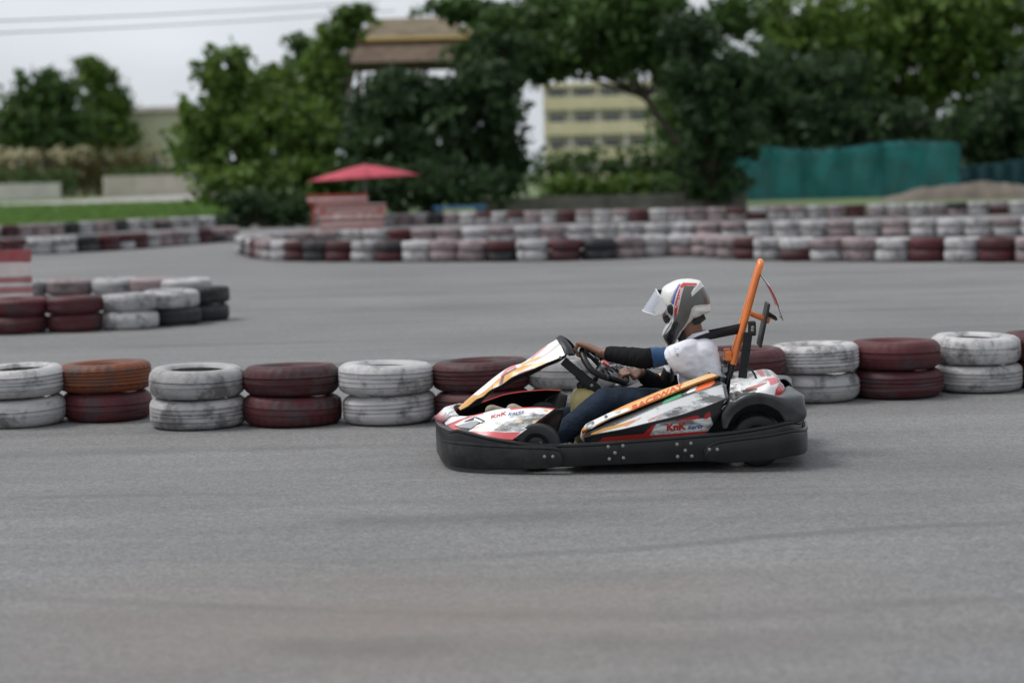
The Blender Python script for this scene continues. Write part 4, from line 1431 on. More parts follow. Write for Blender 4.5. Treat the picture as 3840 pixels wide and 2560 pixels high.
# ---- nose: near and far front fairings ---------------------------------------
RED = (0.60, 0.055, 0.06, 0.05)
PINK = (0.66, 0.10, 0.11, 0.0)
W0 = (*WHITE, 0.15)
W1 = (*WHITE, 0.50)
W2 = (*WHITE, 0.70)
ORG = (0.72, 0.30, 0.055, 0.1)
YEL = (0.66, 0.33, 0.06, 0.15)
BLK = (0.022, 0.022, 0.024, 0.0)
GRY = (0.16, 0.165, 0.17, 0.0)
def s8(*pts): return [(1640 + x / 4.704, 1480 + y / 4.704) for x, y in pts]
def s5(*pts): return [(2100 + x / 3.36, 1380 + y / 3.36) for x, y in pts]
def s6(*pts): return [(1620 + x / 4.127, 1240 + y / 4.127) for x, y in pts]
def s3(*pts): return [(2350 + x / 3.485, 950 + y / 3.485) for x, y in pts]
def sb(*pts): return [(2680 + x / 3.647, 1290 + y / 3.647) for x, y in pts]
def yy(pts, ys): return [(p[0], p[1], y) for p, y in zip(pts, ys)]

nose_zones = [
    (s8((0, 900), (0, 200), (2400, 100), (2400, 900)), W0),
    (s8((820, 440), (1000, 340), (1700, 300), (1900, 360), (1400, 700), (600, 640)), W1),
    (s8((1000, 620), (1200, 470), (1700, 330), (2000, 330), (1500, 640)), W2),
    (s8((1380, 460), (1490, 435), (1500, 470), (1400, 478)), (0.72, 0.42, 0.08, 0.3)), (s8((1690, 450), (1790, 440), (1720, 490), (1680, 482)), (0.72, 0.42, 0.08, 0.2)), (s8((1880, 262), (1960, 265), (1940, 300), (1880, 285)), (0.72, 0.42, 0.08, 0.2)),
    (s8((640, 575), (900, 520), (910, 532), (640, 595)), (0.60, 0.40, 0.18, 0.2)),
    (s8((100, 560), (500, 395), (600, 340), (560, 385), (300, 530), (500, 600), (480, 700), (100, 700)), PINK),
    (s8((500, 400), (700, 335), (820, 300), (820, 335), (640, 380), (480, 440)), PINK),
    (s8((100, 590), (120, 545), (360, 445), (560, 375), (560, 388), (380, 462), (200, 540)), (0.34, 0.03, 0.035, 0)),
    (s8((1250, 215), (2300, 180), (2300, 262), (2060, 262), (1800, 230), (1500, 245), (1300, 268)), RED),
    (s8((480, 640), (900, 640), (1200, 660), (1480, 655), (1320, 800), (400, 800)), PINK),
]
T_ = yy([(1662, 1588), (1691, 1562), (1722, 1559), (1759, 1559), (1810, 1548), (1853, 1537), (1906, 1530), (1959, 1527), (2022, 1526), (2082, 1530)], [.12, .20, .26, .31, .36, .39, .41, .43, .45, .46])
B_ = yy([(1664, 1597), (1676, 1612), (1700, 1624), (1757, 1632), (1810, 1638), (1860, 1643), (1921, 1648)], [.14, .26, .39, .49, .545, .57, .585])
Tm, Bm = spline(T_, 9), spline(B_, 9)
mid = [(t[0] * .5 + b[0] * .5, t[1] * .5 + b[1] * .5, t[2] * .42 + b[2] * .58 + 0.012) for t, b in zip(Tm, Bm)]
fair, gfair = loft('front_fairing', [T_, mid, B_], 190, 44, [M_PRINT, M_BLK2, M_REDP], kart, W0, nose_zones, thick=0.008, rim=2, off=-1)
# near duct as flat patches: dark well, lit floor painted as lighter grey, pale block
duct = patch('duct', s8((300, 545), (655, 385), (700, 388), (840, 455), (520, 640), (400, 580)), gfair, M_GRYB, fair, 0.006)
patch('duct_floor', s8((330, 545), (610, 462), (750, 480), (590, 590), (400, 575)), gfair, mat('lit_duct_grey', (0.30, 0.31, 0.325), 0.45), fair, 0.010)
patch('duct_block', s8((655, 400), (800, 465), (775, 490), (640, 440)), gfair, M_WHT, fair, 0.014)
word('KnK', gfair, s8((945, 418))[0], (58, -16), (2, -13), 1, M_REDT, fair, bold=0.02)
word('karts', gfair, s8((1245, 362))[0], (60, -11), (2, -12), 1, M_BLUT, fair, shear=0.25)
# dark liner between fairing and wheel
LA = yy([(2084, 1533), (2030, 1571), (1975, 1610), (1924, 1648)], [.455, .50, .54, .58])
LB = yy([(2110, 1534), (2104, 1570), (2092, 1612), (2080, 1655)], [.36, .37, .38, .39])
ln, _g = loft('wheel_arch_liner', [LA, LB], 24, 8, [M_BLK], kart, thick=0.006, smooth_v=False)
# the far one is the mirror image; its inside faces us
far = flipy(fair)
far.parent = kart
for o in (ln,):
    flipy(o).parent = kart
# centre nose between the two fairings
mb = MB()
nose_pts = [P(1662, 1588, .12), P(1691, 1562, .20), P(1722, 1559, .26)]
V = []
for s in np.linspace(-1, 1, 17):
    for p in nose_pts:
        V.append((p.x + 0.05 * (1 - s * s), p.y * s, p.z + 0.035 * (1 - s * s) * 0.6))
F = [(i * 3 + j, i * 3 + j + 1, (i + 1) * 3 + j + 1, (i + 1) * 3 + j) for i in range(16) for j in range(2)]
me = mesh('nose_cone', V, F, [M_PRINT])
ca = me.color_attributes.new('print', 'FLOAT_COLOR', 'POINT')
ca.data.foreach_set('color', np.array([W1 if i % 3 else PINK for i in range(len(V))], np.float32).ravel())
o = obj('nose_cone', me, kart)
so = o.modifiers.new('thick', 'SOLIDIFY'); so.thickness = 0.01

# ---- upright front panel -----------------------------------------------------
ridge = s6((405, 1195), (470, 1130), (620, 1000), (800, 850), (1000, 690), (1200, 558), (1380, 503), (1530, 410), (1750, 240), (1940, 125))
edge_ = s6((440, 1240), (570, 1170), (690, 1070), (800, 1025), (910, 930), (1090, 840), (1280, 710), (1590, 590), (1800, 500), (1950, 440), (2065, 385))
r0 = [(p[0], p[1], 0.0) for p in ridge]
rN = yy(edge_, [.045, .06, .07, .085, .095, .105, .115, .13, .145, .155, .16])
a, b = spline(r0, 14), spline(rN, 14)
rM = [(p[0] * .55 + q[0] * .45, p[1] * .55 + q[1] * .45 - (2.0 if i < 9 else 4.0), p[2] * .42 + q[2] * .58) for i, (p, q) in enumerate(zip(a, b))]
panel_zones = [
    (s6((300, 1300), (300, 1150), (600, 960), (1000, 650), (1250, 500), (1420, 440), (2200, 0), (2300, 500), (800, 1200)), (*WHITE, 0.1)),
    (s6((400, 1260), (400, 1180), (640, 990), (800, 1000), (760, 1120)), YEL),
    (s6((690, 1010), (820, 930), (1050, 720), (1060, 760), (1000, 880), (900, 960), (800, 1060)), YEL),
    (s6((1085, 850), (1120, 680), (1260, 600), (1400, 540), (1800, 470), (1830, 500), (1600, 640), (1280, 740)), YEL),
    (s6((1360, 520), (1640, 400), (1740, 395), (1640, 440), (1400, 545)), (0.72, 0.46, 0.16, 0.1)),
    (s6((1280, 720), (1320, 650), (1430, 600), (1540, 555), (1590, 560), (1580, 600), (1400, 690), (1300, 730)), (0.62, 0.55, 0.53, 0)),
    (s6((1295, 712), (1330, 655), (1560, 568), (1575, 590), (1400, 672), (1300, 715)), (0.36, 0.02, 0.015, 0)),
    (s6((1020, 870), (1075, 690), (1105, 665), (1110, 700), (1060, 860)), (0.20, 0.02, 0.02, 0)),
    (s6((1060, 830), (1105, 670), (1240, 600), (1300, 565), (1320, 575), (1240, 625), (1125, 690), (1090, 830)), (0.06, 0.04, 0.045, 0)),
    (s6((830, 1010), (900, 920), (935, 890), (930, 940), (880, 980)), (0.30, 0.02, 0.02, 0)),
    (s6((905, 960), (935, 830), (950, 850), (930, 960)), (0.25, 0.12, 0.03, 0)),
    (s6((1150, 590), (1240, 520), (1310, 540), (1280, 575), (1180, 620), (1060, 720), (1060, 690)), (0.66, 0.20, 0.21, 0)),
    (s6((1500, 440), (1760, 230), (1800, 222), (1560, 430)), (0.70, 0.28, 0.29, 0)),
    (s6((1380, 600), (1800, 330), (1965, 195), (1975, 215), (1820, 350)), (0.50, 0.47, 0.47, 0.0)),
]
fp, gfp = loft('front_panel', [[(2 * 0 + p[0], p[1], p[2]) for p in r0], rM, rN], 190, 26, [M_PRINT, M_BLK2], kart, (*WHITE, 0.1), panel_zones, thick=0.012)
other = flipy(fp)
other.parent = fp
other.name = 'far_half'
# black moulding under and behind the panel
e1 = rN
e2 = yy(s6((470, 1240), (600, 1190), (740, 1130), (830, 1035), (960, 935), (1130, 850), (1330, 755), (1600, 650), (1760, 560), (1960, 480), (2075, 400)), [.02, .03, .035, .045, .055, .06, .07, .08, .09, .10, .11])
un, _g = loft('panel_underside', [e1, e2, [(p[0], p[1] + 1, 0.0) for p in e2]], 60, 6, [M_BLK2], kart, thick=0.006, smooth_v=False)
flipy(un).parent = kart
cap_o = yy(s6((1940, 125), (1975, 205), (2040, 290), (2065, 385)), [0.0, .07, .125, .16])
cap_i = yy(s6((2000, 85), (2100, 180), (2170, 285), (2210, 380)), [0.0, .06, .11, .14])
cp, _g = loft('panel_cap', [cap_o, [(p[0] * .5 + q[0] * .5, p[1] * .5 + q[1] * .5 - 4, p[2] * .5 + q[2] * .5 + .004) for p, q in zip(cap_o, cap_i)], cap_i], 26, 8, [M_BLK2], kart, thick=0.006)
cpf = flipy(cp); cpf.parent = kart
ve = [P(p[0], p[1], p[2]) for p in spline(cap_i, 14)]
ve = ve + [Vector((v.x, -v.y, v.z)) for v in ve[::-1][1:]]
vv = [Vector((v.x + 0.035, v.y * 0.86, v.z - 0.006)) for v in ve]
n = len(ve)
obj('panel_back', mesh('panel_back', ve + vv, [(i, i + 1, n + i + 1, n + i) for i in range(n - 1)] + [tuple(range(n, 2 * n))], [M_GRYB], sharp=40), kart)
bolt(*s6((1985, 412))[0], 0.160, fp)

# brace from the panel down to the column foot, and the steering column
def plate_between(a, b, w, th, m, name, parent, y_out):
    a, b = Vector(a), Vector(b)
    t = (b - a).normalized()
    up = Vector((0, 1, 0)).cross(t).normalized()
    mb = MB()
    sec = [(-w / 2, -th / 2), (w / 2, -th / 2), (w / 2, th / 2), (-w / 2, th / 2)]
    V = [a + up * u + Vector((0, v, 0)) for u, v in sec] + [b + up * u + Vector((0, v, 0)) for u, v in sec]
    mb.add(V, [(0, 1, 2, 3), (7, 6, 5, 4), (0, 4, 5, 1), (1, 5, 6, 2), (2, 6, 7, 3), (3, 7, 4, 0)])
    o = mb.obj(name, m, parent, smooth=False)
    bv = o.modifiers.new('bev', 'BEVEL'); bv.width = 0.004; bv.segments = 2
    return o
plate_between(P(2112, 1352, .07), P(2246, 1462, .07), 0.050, 0.022, M_BLK2, 'panel_brace', kart, 0)
plate_between(P(2112, 1352, -.07), P(2246, 1462, -.07), 0.050, 0.022, M_BLK2, 'panel_brace', kart, 0)
plate_between(P(2170, 1400, .055), P(2262, 1490, .055), 0.060, 0.03, M_BLK, 'column_bracket', kart, 0)
bolt(2219, 1445, 0.085, kart)

# ---- steering wheel -----------------------------------------------------------
WC = P(2262, 1374, 0.0)
we = Vector((-0.80, 0.0, -0.60)).normalized()              # in the wheel's plane: back and down
wn = Vector((-0.60, 0.0, 0.80)).normalized()               # towards the driver
tl = math.radians(13)
wl = (Vector((0, 1, 0)) * math.cos(tl) - wn * math.sin(tl)).normalized()
wn = (wn * math.cos(tl) + Vector((0, 1, 0)) * math.sin(tl)).normalized()
def WP(r, a, h=0.0):
    """point of the steering wheel: angle a from the back-and-down direction towards the kart's left"""
    return WC + we * (r * math.cos(a)) + wl * (r * math.sin(a)) + wn * h
WR = 0.150
sw = empty('steering_wheel')
sw.parent = kart
ring = []
for k in range(64):
    a = 2 * math.pi * k / 64
    d = abs((a - math.radians(62) + math.pi) % (2 * math.pi) - math.pi)     # flattened stretch of the rim
    r = WR
    if d < math.radians(42):
        r = min(WR, WR * math.cos(math.radians(42)) / max(0.4, math.cos(d)))
    ring.append(WP(r, a, 0.012 * math.cos(2 * a)))
MB().tube(ring, 0.0185, 12, closed=True).obj('rim', M_BLK, sw)
V, F = lathe([(0, 0.02), (0.030, 0.02), (0.034, 0.012), (0.034, -0.03), (0, -0.03)], 20, 'z', closed=False)
V = [WC + we * x + wl * y + wn * z for x, y, z in V]
obj('hub', mesh('hub', V, F, [M_STL], sharp=30), sw)
for k, a in enumerate((math.radians(180), math.radians(290), math.radians(62))):
    for q in (-0.10, 0.10):
        A, B = WP(0.03, a + q * 2.6, -0.004), WP(WR - 0.012, a + q, 0.004)
        MB().tube([A, A.lerp(B, 0.5) + wn * 0.006, B], [0.012, 0.010, 0.012], 8, flat=(1, 0.45)).obj('spoke', M_STL if q > 0 else M_BLK2, sw)
V, F = lathe([(0, 0.030), (0.024, 0.030), (0.030, 0.021)], 20, 'z', closed=False)
obj('hub_cap', mesh('hub_cap', [WC + we * x + wl * y + wn * z for x, y, z in V], F, [M_REDP], sharp=30), sw)
MB().box((-0.04, -0.05, 0), (0.04, 0.05, 0.012), bev=0.004)
mbp = MB()
for (u, v) in ((-0.055, 0.02), (-0.06, -0.03), (0.05, 0.035), (0.055, -0.02)):
    c = WC + we * u + wl * v + wn * 0.016
    mbp.add([c + we * x + wl * y + wn * z for x, y, z in [(-.016, -.012, 0), (.016, -.012, 0), (.016, .012, 0), (-.016, .012, 0), (-.012, -.009, .012), (.012, -.009, .012), (.012, .009, .012), (-.012, .009, .012)]],
            [(0, 1, 5, 4), (1, 2, 6, 5), (2, 3, 7, 6), (3, 0, 4, 7), (4, 5, 6, 7)])
mbp.obj('switch_pods', M_BLK2, sw, smooth=False)
c0 = WC - wn * 0.03
c1 = P(2205, 1475, 0.0)
MB().tube([c0, c1], 0.013, 10).obj('steering_column', M_BLK2, kart)
MB().tube([c1, Vector((c1.x + 0.10, 0, 0.08))], 0.013, 10).obj('column_foot', M_BLK2, kart)

# ---- fuel tank between the legs ------------------------------------------------
c = P(2203, 1502, 0.02)
bm = bmesh.new()
bmesh.ops.create_cube(bm, size=1)
bmesh.ops.bevel(bm, geom=bm.edges[:], offset=0.34, segments=5, affect='EDGES', profile=0.55)
tp = P(2203, 1452, 0.02)
hz = tp.z - 0.06
for v in bm.verts:
    z = v.co.z
    v.co = Vector((v.co.x * 0.19 + 0.02 * z, v.co.y * 0.22, (z + 0.5) * hz + 0.06))
    v.co.x += c.x
    v.co.y += 0.0
bm.normal_update()
me = bpy.data.meshes.new('fuel_tank'); bm.to_mesh(me); bm.free()
me.materials.append(M_TANK)
me.polygons.foreach_set('use_smooth', [True] * len(me.polygons))
tank = obj('fuel_tank', me, kart)
q = Vector((c.x + 0.03, 0.02, hz + 0.055))
V, F = lathe([(0, 0.035), (0.024, 0.035), (0.030, 0.028), (0.030, 0.0), (0.022, -0.012), (0, -0.012)], 18, 'z', closed=False)
obj('cap', mesh('cap', [(x + q.x, y + q.y, z + q.z) for x, y, z in V], F, [M_BLK2], sharp=30), tank)
q = P(2190, 1444, 0.03)
V, F = lathe([(0, 0.03), (0.010, 0.03), (0.012, 0.0), (0.016, -0.02), (0, -0.02)], 14, 'z', closed=False)
obj('breather', mesh('breather', [(x + q.x, y + q.y, z + q.z) for x, y, z in V], F, [M_TANK], sharp=30), tank)

# ---- side pods -----------------------------------------------------------------
A0 = yy([(2180, 1612), (2195, 1592), (2215, 1580), (2272.6, 1552.6), (2353, 1514), (2427, 1484), (2487, 1459), (2546.5, 1439.5), (2606, 1418.7), (2660, 1400), (2688, 1404)], [.40, .42, .43, .44, .44, .44, .44, .44, .44, .44, .45])
A = A0
Ain = [(p[0] + (2 if i else 6), p[1] + 8, p[2] - 0.06) for i, p in enumerate(A)]
B = yy([(2182, 1618), (2200, 1609), (2216, 1606), (2279, 1574), (2368, 1539), (2430, 1513), (2487, 1490), (2550, 1463), (2606, 1440), (2683, 1414), (2702, 1420)], [.45, .48, .495, .515, .525, .53, .53, .53, .53, .525, .52])
GB = [(p[0], p[1] + 7, p[2] - 0.022) for p in B]
Cc_ = yy([(2186, 1634), (2206, 1627), (2222, 1620), (2285, 1595), (2370, 1562), (2430, 1537), (2487, 1514), (2550, 1491), (2606, 1471), (2700, 1443), (2724, 1450)], [.47, .50, .525, .555, .57, .575, .58, .58, .575, .565, .55])
GC = [(p[0], p[1] - 7, p[2] - 0.022) for p in Cc_]
D = yy([(2190, 1640), (2216, 1634), (2250, 1626), (2338, 1607), (2400, 1592), (2460, 1577), (2546, 1557), (2610, 1538), (2665, 1517), (2718, 1492), (2734, 1502)], [.49, .52, .545, .59, .605, .615, .62, .615, .61, .59, .56])
E = yy([(2192, 1648), (2216, 1646), (2255, 1642), (2338, 1632), (2400, 1622), (2460, 1612), (2546, 1596), (2610, 1582), (2665, 1565), (2705, 1546), (2722, 1535)], [.48, .51, .535, .575, .59, .60, .605, .60, .595, .58, .55])
F_ = yy([(2194, 1664), (2216, 1664), (2255, 1661), (2338, 1653), (2400, 1647), (2460, 1642), (2546, 1634), (2600, 1629), (2640, 1625), (2662, 1616), (2672, 1600)], [.46, .49, .515, .555, .57, .58, .585, .58, .575, .56, .53])
UPN = 22
pod_zones = [
    # upper strip
    (s5((150, 1000), (310, 700), (620, 500), (1300, 200), (2000, 20), (2000, 130), (1700, 215), (1300, 380), (900, 540), (600, 650), (430, 750), (330, 800)), ORG),
    (s5((860, 470), (1500, 190), (1960, 50), (1960, 110), (1550, 240), (900, 500)), (0.78, 0.50, 0.22, 0.1)),
    (s5((600, 600), (860, 470), (1100, 400), (700, 600), (480, 720)), (0.74, 0.42, 0.13, 0.1)),
    (s5((300, 730), (320, 700), (620, 560), (850, 500), (900, 520), (780, 570), (480, 700), (400, 770)), (*WHITE, 0.35)),
    (s5((310, 760), (340, 700), (420, 660), (440, 700), (370, 780)), (*WHITE, 0.9)),
    (s5((880, 560), (1300, 385), (1720, 215), (1720, 232), (1300, 405), (900, 580)), (0.78, 0.52, 0.30, 0)),
    # black channel with stickers
    (s5((330, 860), (430, 755), (600, 655), (900, 545), (1300, 385), (1720, 220), (1980, 125), (2100, 130), (2060, 205), (1740, 300), (1300, 455), (900, 630), (600, 750), (380, 850)), BLK),
    (s5((1285, 440), (1330, 400), (1500, 325), (1545, 325), (1520, 360), (1310, 440)), (0.06, 0.36, 0.18, 0.3)),
    (s5((1545, 325), (1600, 290), (1650, 270), (1640, 300), (1560, 335)), (0.25, 0.25, 0.25, 0.9)),
    (s5((1590, 310), (1640, 262), (1735, 222), (1700, 285), (1610, 318)), (*WHITE, 0.2)),
    (s5((1700, 290), (1745, 220), (1935, 148), (1955, 175), (1900, 230), (1720, 295)), (0.78, 0.17, 0.06, 0.1)),
    # lower white field
    (s5((370, 850), (600, 752), (900, 632), (1300, 458), (1740, 302), (2045, 205), (2085, 380), (1900, 455), (1500, 590), (1100, 690), (800, 765), (400, 835)), (*WHITE, 0.42)),
    (s5((1300, 560), (1700, 400), (2060, 330), (2085, 380), (1900, 455), (1500, 590), (1200, 660)), (*WHITE, 0.72)),
    (s5((360, 860), (400, 815), (560, 750), (800, 690), (960, 640), (860, 720), (600, 780), (420, 840)), (0.72, 0.36, 0.09, 0.2)),
    (s5((800, 730), (960, 650), (1010, 620), (1030, 625), (900, 700), (830, 735)), (0.66, 0.25, 0.25, 0.4)),
    (s5((1100, 650), (1290, 570), (1290, 590), (1120, 680)), (0.62, 0.36, 0.36, 0.5)),
    # black flank
    (s5((330, 960), (330, 850), (400, 837), (800, 768), (1100, 693), (1500, 593), (1900, 458), (2085, 383), (2200, 380), (2000, 900), (1800, 960)), BLK),
    (s5((2045, 205), (2060, 150), (2200, 100), (2200, 420), (2085, 400)), (0.10, 0.102, 0.105, 0.2)),
    (s5((450, 960), (545, 872), (1050, 826), (1170, 718), (1215, 705), (1120, 850), (1500, 815), (1870, 780), (1850, 840), (1400, 880), (480, 960)), (0.50, 0.032, 0.028, 0.2)),
    (s5((1130, 846), (1215, 705), (1470, 655), (1760, 640), (1895, 610), (1925, 705), (1865, 785), (1500, 815)), (*WHITE, 0.7)),
    (s5((1440, 668), (1480, 650), (1700, 596), (1750, 600), (1765, 630), (1700, 648)), (0.46, 0.025, 0.022, 0.3)),
    (s5((1800, 640), (1830, 580), (1890, 545), (1900, 610), (1850, 640)), (0.46, 0.025, 0.022, 0.3)),
]
pod, gpod = loft('side_pod', [Ain, A, B, GB, GC, Cc_, D, E, F_, [(p[0] + 3, p[1] + 2, p[2] - 0.10) for p in F_]], 260, UPN, [M_PRINT, M_BLK2], kart, BLK, pod_zones, thick=0.006, smooth_v=False, sharp=55)
word('RACEWAY', gpod[260 * UPN:260 * (2 * UPN + 1)], s5((912, 528))[0], (192, -87.5), (-1.5, -17), 1, M_DRED, pod, bold=0.03)
word('KnK', gpod, s5((1345, 788))[0], (74, -6), (0, -25), 1, M_REDT, pod, bold=0.045)
word('karts', gpod, s5((1608, 770))[0], (58, -5), (1, -15), 1, M_BLUT, pod, bold=0.02, shear=0.3)
for pts in (((2060, 440), (2080, 410), (2095, 412)), ((2040, 515), (2065, 480), (2088, 470))):
    MB().tube([P(*q_, .585) + Vector((0, 0.008, 0)) for q_ in s5(*pts)], 0.004, 6).obj('clip', M_BOLT, pod)
bolt(*s5((580, 610))[0], .478, pod)
podm = flipy(pod); podm.parent = kart
ca = podm.data.color_attributes['print']                # the other pod is plain black along its front half
xs = np.array([v.co.x for v in podm.data.vertices])
cc_ = np.zeros(len(xs) * 4, np.float32); ca.data.foreach_get('color', cc_); cc_ = cc_.reshape(-1, 4)
cc_[xs > P(2470, 1460, -.45).x] = BLK
ca.data.foreach_set('color', cc_.ravel())
# front end of the near pod: a small painted cap
ring_ = [A[0], B[0], Cc_[0], D[0], E[0], F_[0]]
for s in (1, -1):
    V = [P(*p) for p in ring_] + [P(F_[0][0] + 3, F_[0][1], 0.36), P(A[0][0] + 10, A[0][1] + 20, 0.36)]
    V = [Vector((v.x, v.y * s, v.z)) for v in V]
    cpt = sum(V, Vector()) / len(V) + Vector((0.02, 0, 0))
    me = mesh('pod_nose', V + [cpt], [((i, (i + 1) % len(V), len(V)) if s > 0 else ((i + 1) % len(V), i, len(V))) for i in range(len(V))], [M_PRINT])
    ca = me.color_attributes.new('print', 'FLOAT_COLOR', 'POINT')
    ca.data.foreach_set('color', np.array([ORG, (*WHITE, 0.2), (0.25, 0.02, 0.02, 0), (0.25, 0.02, 0.02, 0), BLK, BLK, BLK, ORG, (*WHITE, 0)], np.float32).ravel())
    obj('pod_nose', me, kart)

# ---- seat ----------------------------------------------------------------------
SX = P(2712, 1400, 0.16)
V, F = [], []
prof = [(P(2330, 1600, 0).x, 0.14), (P(2420, 1600, 0).x, 0.10), (P(2560, 1600, 0).x, 0.09), (P(2650, 1600, 0).x, 0.13), (P(2700, 1560, 0).x, 0.24), (P(2718, 1490, 0).x, 0.36), (P(2730, 1425, 0).x, 0.435)]
pr = spline([(x, z) for x, z in prof], 22)
for (x, z) in pr:
    for k in range(13):
        t = k / 12 * 2 - 1
        w = 0.205
        lift = (abs(t) ** 3) * 0.14
        fwd = (abs(t) ** 3) * (0.11 if z > 0.2 else 0.0)
        V.append((x + fwd, t * w, z + (lift if z < 0.3 else lift * 0.35)))
for i in range(21):
    for k in range(12):
        F.append((i * 13 + k, i * 13 + k + 1, (i + 1) * 13 + k + 1, (i + 1) * 13 + k))
o = obj('seat', mesh('seat', V, F, [M_GRYB], sharp=None), kart)
so = o.modifiers.new('thick', 'SOLIDIFY'); so.thickness = 0.012; so.offset = 1

# ---- roll bar, belts, number plate ----------------------------------------------
rt = P(2853, 985, 0.045)
rbm = P(2748, 1366, 0.085)
def bar_pt(t, s):
    p = rbm.lerp(rt, t)
    return Vector((p.x, (0.085 * (1 - t) + 0.045 * t) * s, p.z))
path = [bar_pt(t, 1) for t in np.linspace(0, 0.955, 10)]
top_mid = rt + Vector((-0.002, -0.055, 0.012))
hoop = path + [Vector((rt.x, 0.03936, rt.z - 0.008)), Vector((rt.x, 0.022959999999999998, rt.z + 0.002)), Vector((rt.x, 0, rt.z + 0.004)), Vector((rt.x, -0.022959999999999998, rt.z + 0.002)), Vector((rt.x, -0.03936, rt.z - 0.008))] + [bar_pt(t, -1) for t in np.linspace(0.955, 0, 10)]
roll = MB().tube(hoop, 0.0185, 14, up=(1, 0, 0)).obj('roll_bar', M_ORG, kart)
for s in (1, -1):
    a = bar_pt(0.0, s)
    d = (a - bar_pt(0.1, s)).normalized()
    MB().tube([a - d * 0.03, a + d * 0.16, a + d * 0.24], 0.0165, 12).obj('bar_socket', M_BLK2, roll)
    q = bar_pt(0.045, s)
    MB().box((q.x + 0.012, q.y - 0.016, q.z - 0.005), (q.x + 0.050, q.y + 0.016, q.z + 0.05), bev=0.008).obj('bracket', M_ORG, roll, smooth=False)
MB().tube([bar_pt(0.035, 1) + Vector((0.045, 0.0, -0.005)), bar_pt(0.035, -1) + Vector((0.045, 0.0, -0.005))], 0.014, 10).obj('cross_tube', M_BLK2, roll)
for s in (-0.6, 0.2, 0.9):
    q = bar_pt(0.0, 1)
    V, F = lathe([(0, 0.016), (0.015, 0.016), (0.019, 0.008), (0.019, -0.008), (0.015, -0.016), (0, -0.016)], 14, 'y', closed=False)
    obj('roller', mesh('roller', [(x + q.x + 0.045, y + 0.085 * s, z + q.z - 0.03) for x, y, z in V], F, [M_STL], sharp=30), roll)
# arm that reaches back
a1, a2 = P(2816, 1176, 0.05), P(2886, 1206, 0.05)
for s in (1, -1):
    MB().tube([(a1.x, 0.035 * s, a1.z), (a2.x, 0.035 * s, a2.z)], 0.0145, 12).obj('rear_arm', M_ORG, roll)
q0, q1 = P(2879, 1134, 0.0), P(2846, 1296, 0.0)
d = (q1 - q0).normalized()
nrm = Vector((d.z, 0, -d.x)) * 0.0075
V = []
for p in (q0, q1):
    for y in (-0.13, 0.13):
        V += [Vector((p.x, y, p.z)) + nrm, Vector((p.x, y, p.z)) - nrm]
o = obj('head_pad', mesh('head_pad', V, [(0, 2, 6, 4), (1, 5, 7, 3), (0, 4, 5, 1), (2, 3, 7, 6), (0, 1, 3, 2), (4, 6, 7, 5)], [M_BLK], smooth=False), kart)
bv = o.modifiers.new('bev', 'BEVEL'); bv.width = 0.005; bv.segments = 2
b1, b2 = P(2878, 1178, 0.03), P(2914, 1196, 0.03)
MB().tube([(b1.x, 0, b1.z), (b2.x + 0.01, 0, b2.z + 0.004), (b2.x, 0, b2.z - 0.008)], [0.017, 0.012, 0.007], 8, flat=(1, 2.2)).obj('clamp', M_BLK2, kart)
# curved plate seen almost edge on
cp_ = spline([P(2849, 1029, 0.0), P(2878, 1070, 0.0), P(2905, 1123, 0.0), P(2930, 1196, 0.0)], 18)
V, F, col = [], [], []
for i, p in enumerate(cp_):
    for k in range(9):
        t = k / 8 * 2 - 1
        V.append((p[0] - 0.010 * (1 - t * t) * math.sin(math.pi * i / 17), 0.125 * t, p[2] + 0.004 * (1 - t * t)))
        col.append((0.55, 0.06, 0.06, 0) if 4 < i < 13 and abs(t) > 0.15 else (*WHITE, 0))
for i in range(17):
    for k in range(8):
        F.append((i * 9 + k, i * 9 + k + 1, (i + 1) * 9 + k + 1, (i + 1) * 9 + k))
me = mesh('number_plate', V, F, [M_PRINT, M_BLK2], sharp=None)
ca = me.color_attributes.new('print', 'FLOAT_COLOR', 'POINT')
ca.data.foreach_set('color', np.array(col, np.float32).ravel())
o = obj('number_plate', me, kart)
so = o.modifiers.new('thick', 'SOLIDIFY'); so.thickness = 0.004; so.offset = 0; so.material_offset_rim = 1
# belt reel and the belt that runs down behind the bar
rl = P(2820, 1232, 0.10)
mb = MB().box((rl.x - 0.022, 0.05, rl.z - 0.04), (rl.x + 0.02, 0.115, rl.z + 0.04), bev=0.008)
reel = mb.obj('belt_reel', M_BLK, kart, smooth=False)
bolt(2822, 1227, 0.118, reel)
bolt(2821, 1238, 0.118, reel)
o = plate_between(P(2806, 1246, 0.12), P(2778, 1462, 0.12), 0.048, 0.03, M_BLK2, 'belt_post', kart, 0)
plate_between(P(2806, 1246, -0.12), P(2778, 1462, -0.12), 0.048, 0.03, M_BLK2, 'belt_post', kart, 0)

def ribbon(name, pts, w, m, parent, wdir, th=0.003, n=30):
    Q = spline(pts, n)
    V, F = [], []
    for i, p in enumerate(Q):
        t = Vector(Q[min(i + 1, n - 1)] - Q[max(i - 1, 0)]).normalized()
        wd = Vector(wdir[0]).lerp(Vector(wdir[1]), i / (n - 1))
        wd = (wd - t * wd.dot(t)).normalized()
        V += [Vector(p) + wd * w / 2, Vector(p) - wd * w / 2]
    for i in range(n - 1):
        F.append((2 * i, 2 * i + 1, 2 * i + 3, 2 * i + 2))
    o = obj(name, mesh(name, V, F, [m], sharp=None), parent)
    so = o.modifiers.new('thick', 'SOLIDIFY'); so.thickness = th; so.offset = 0
    return o
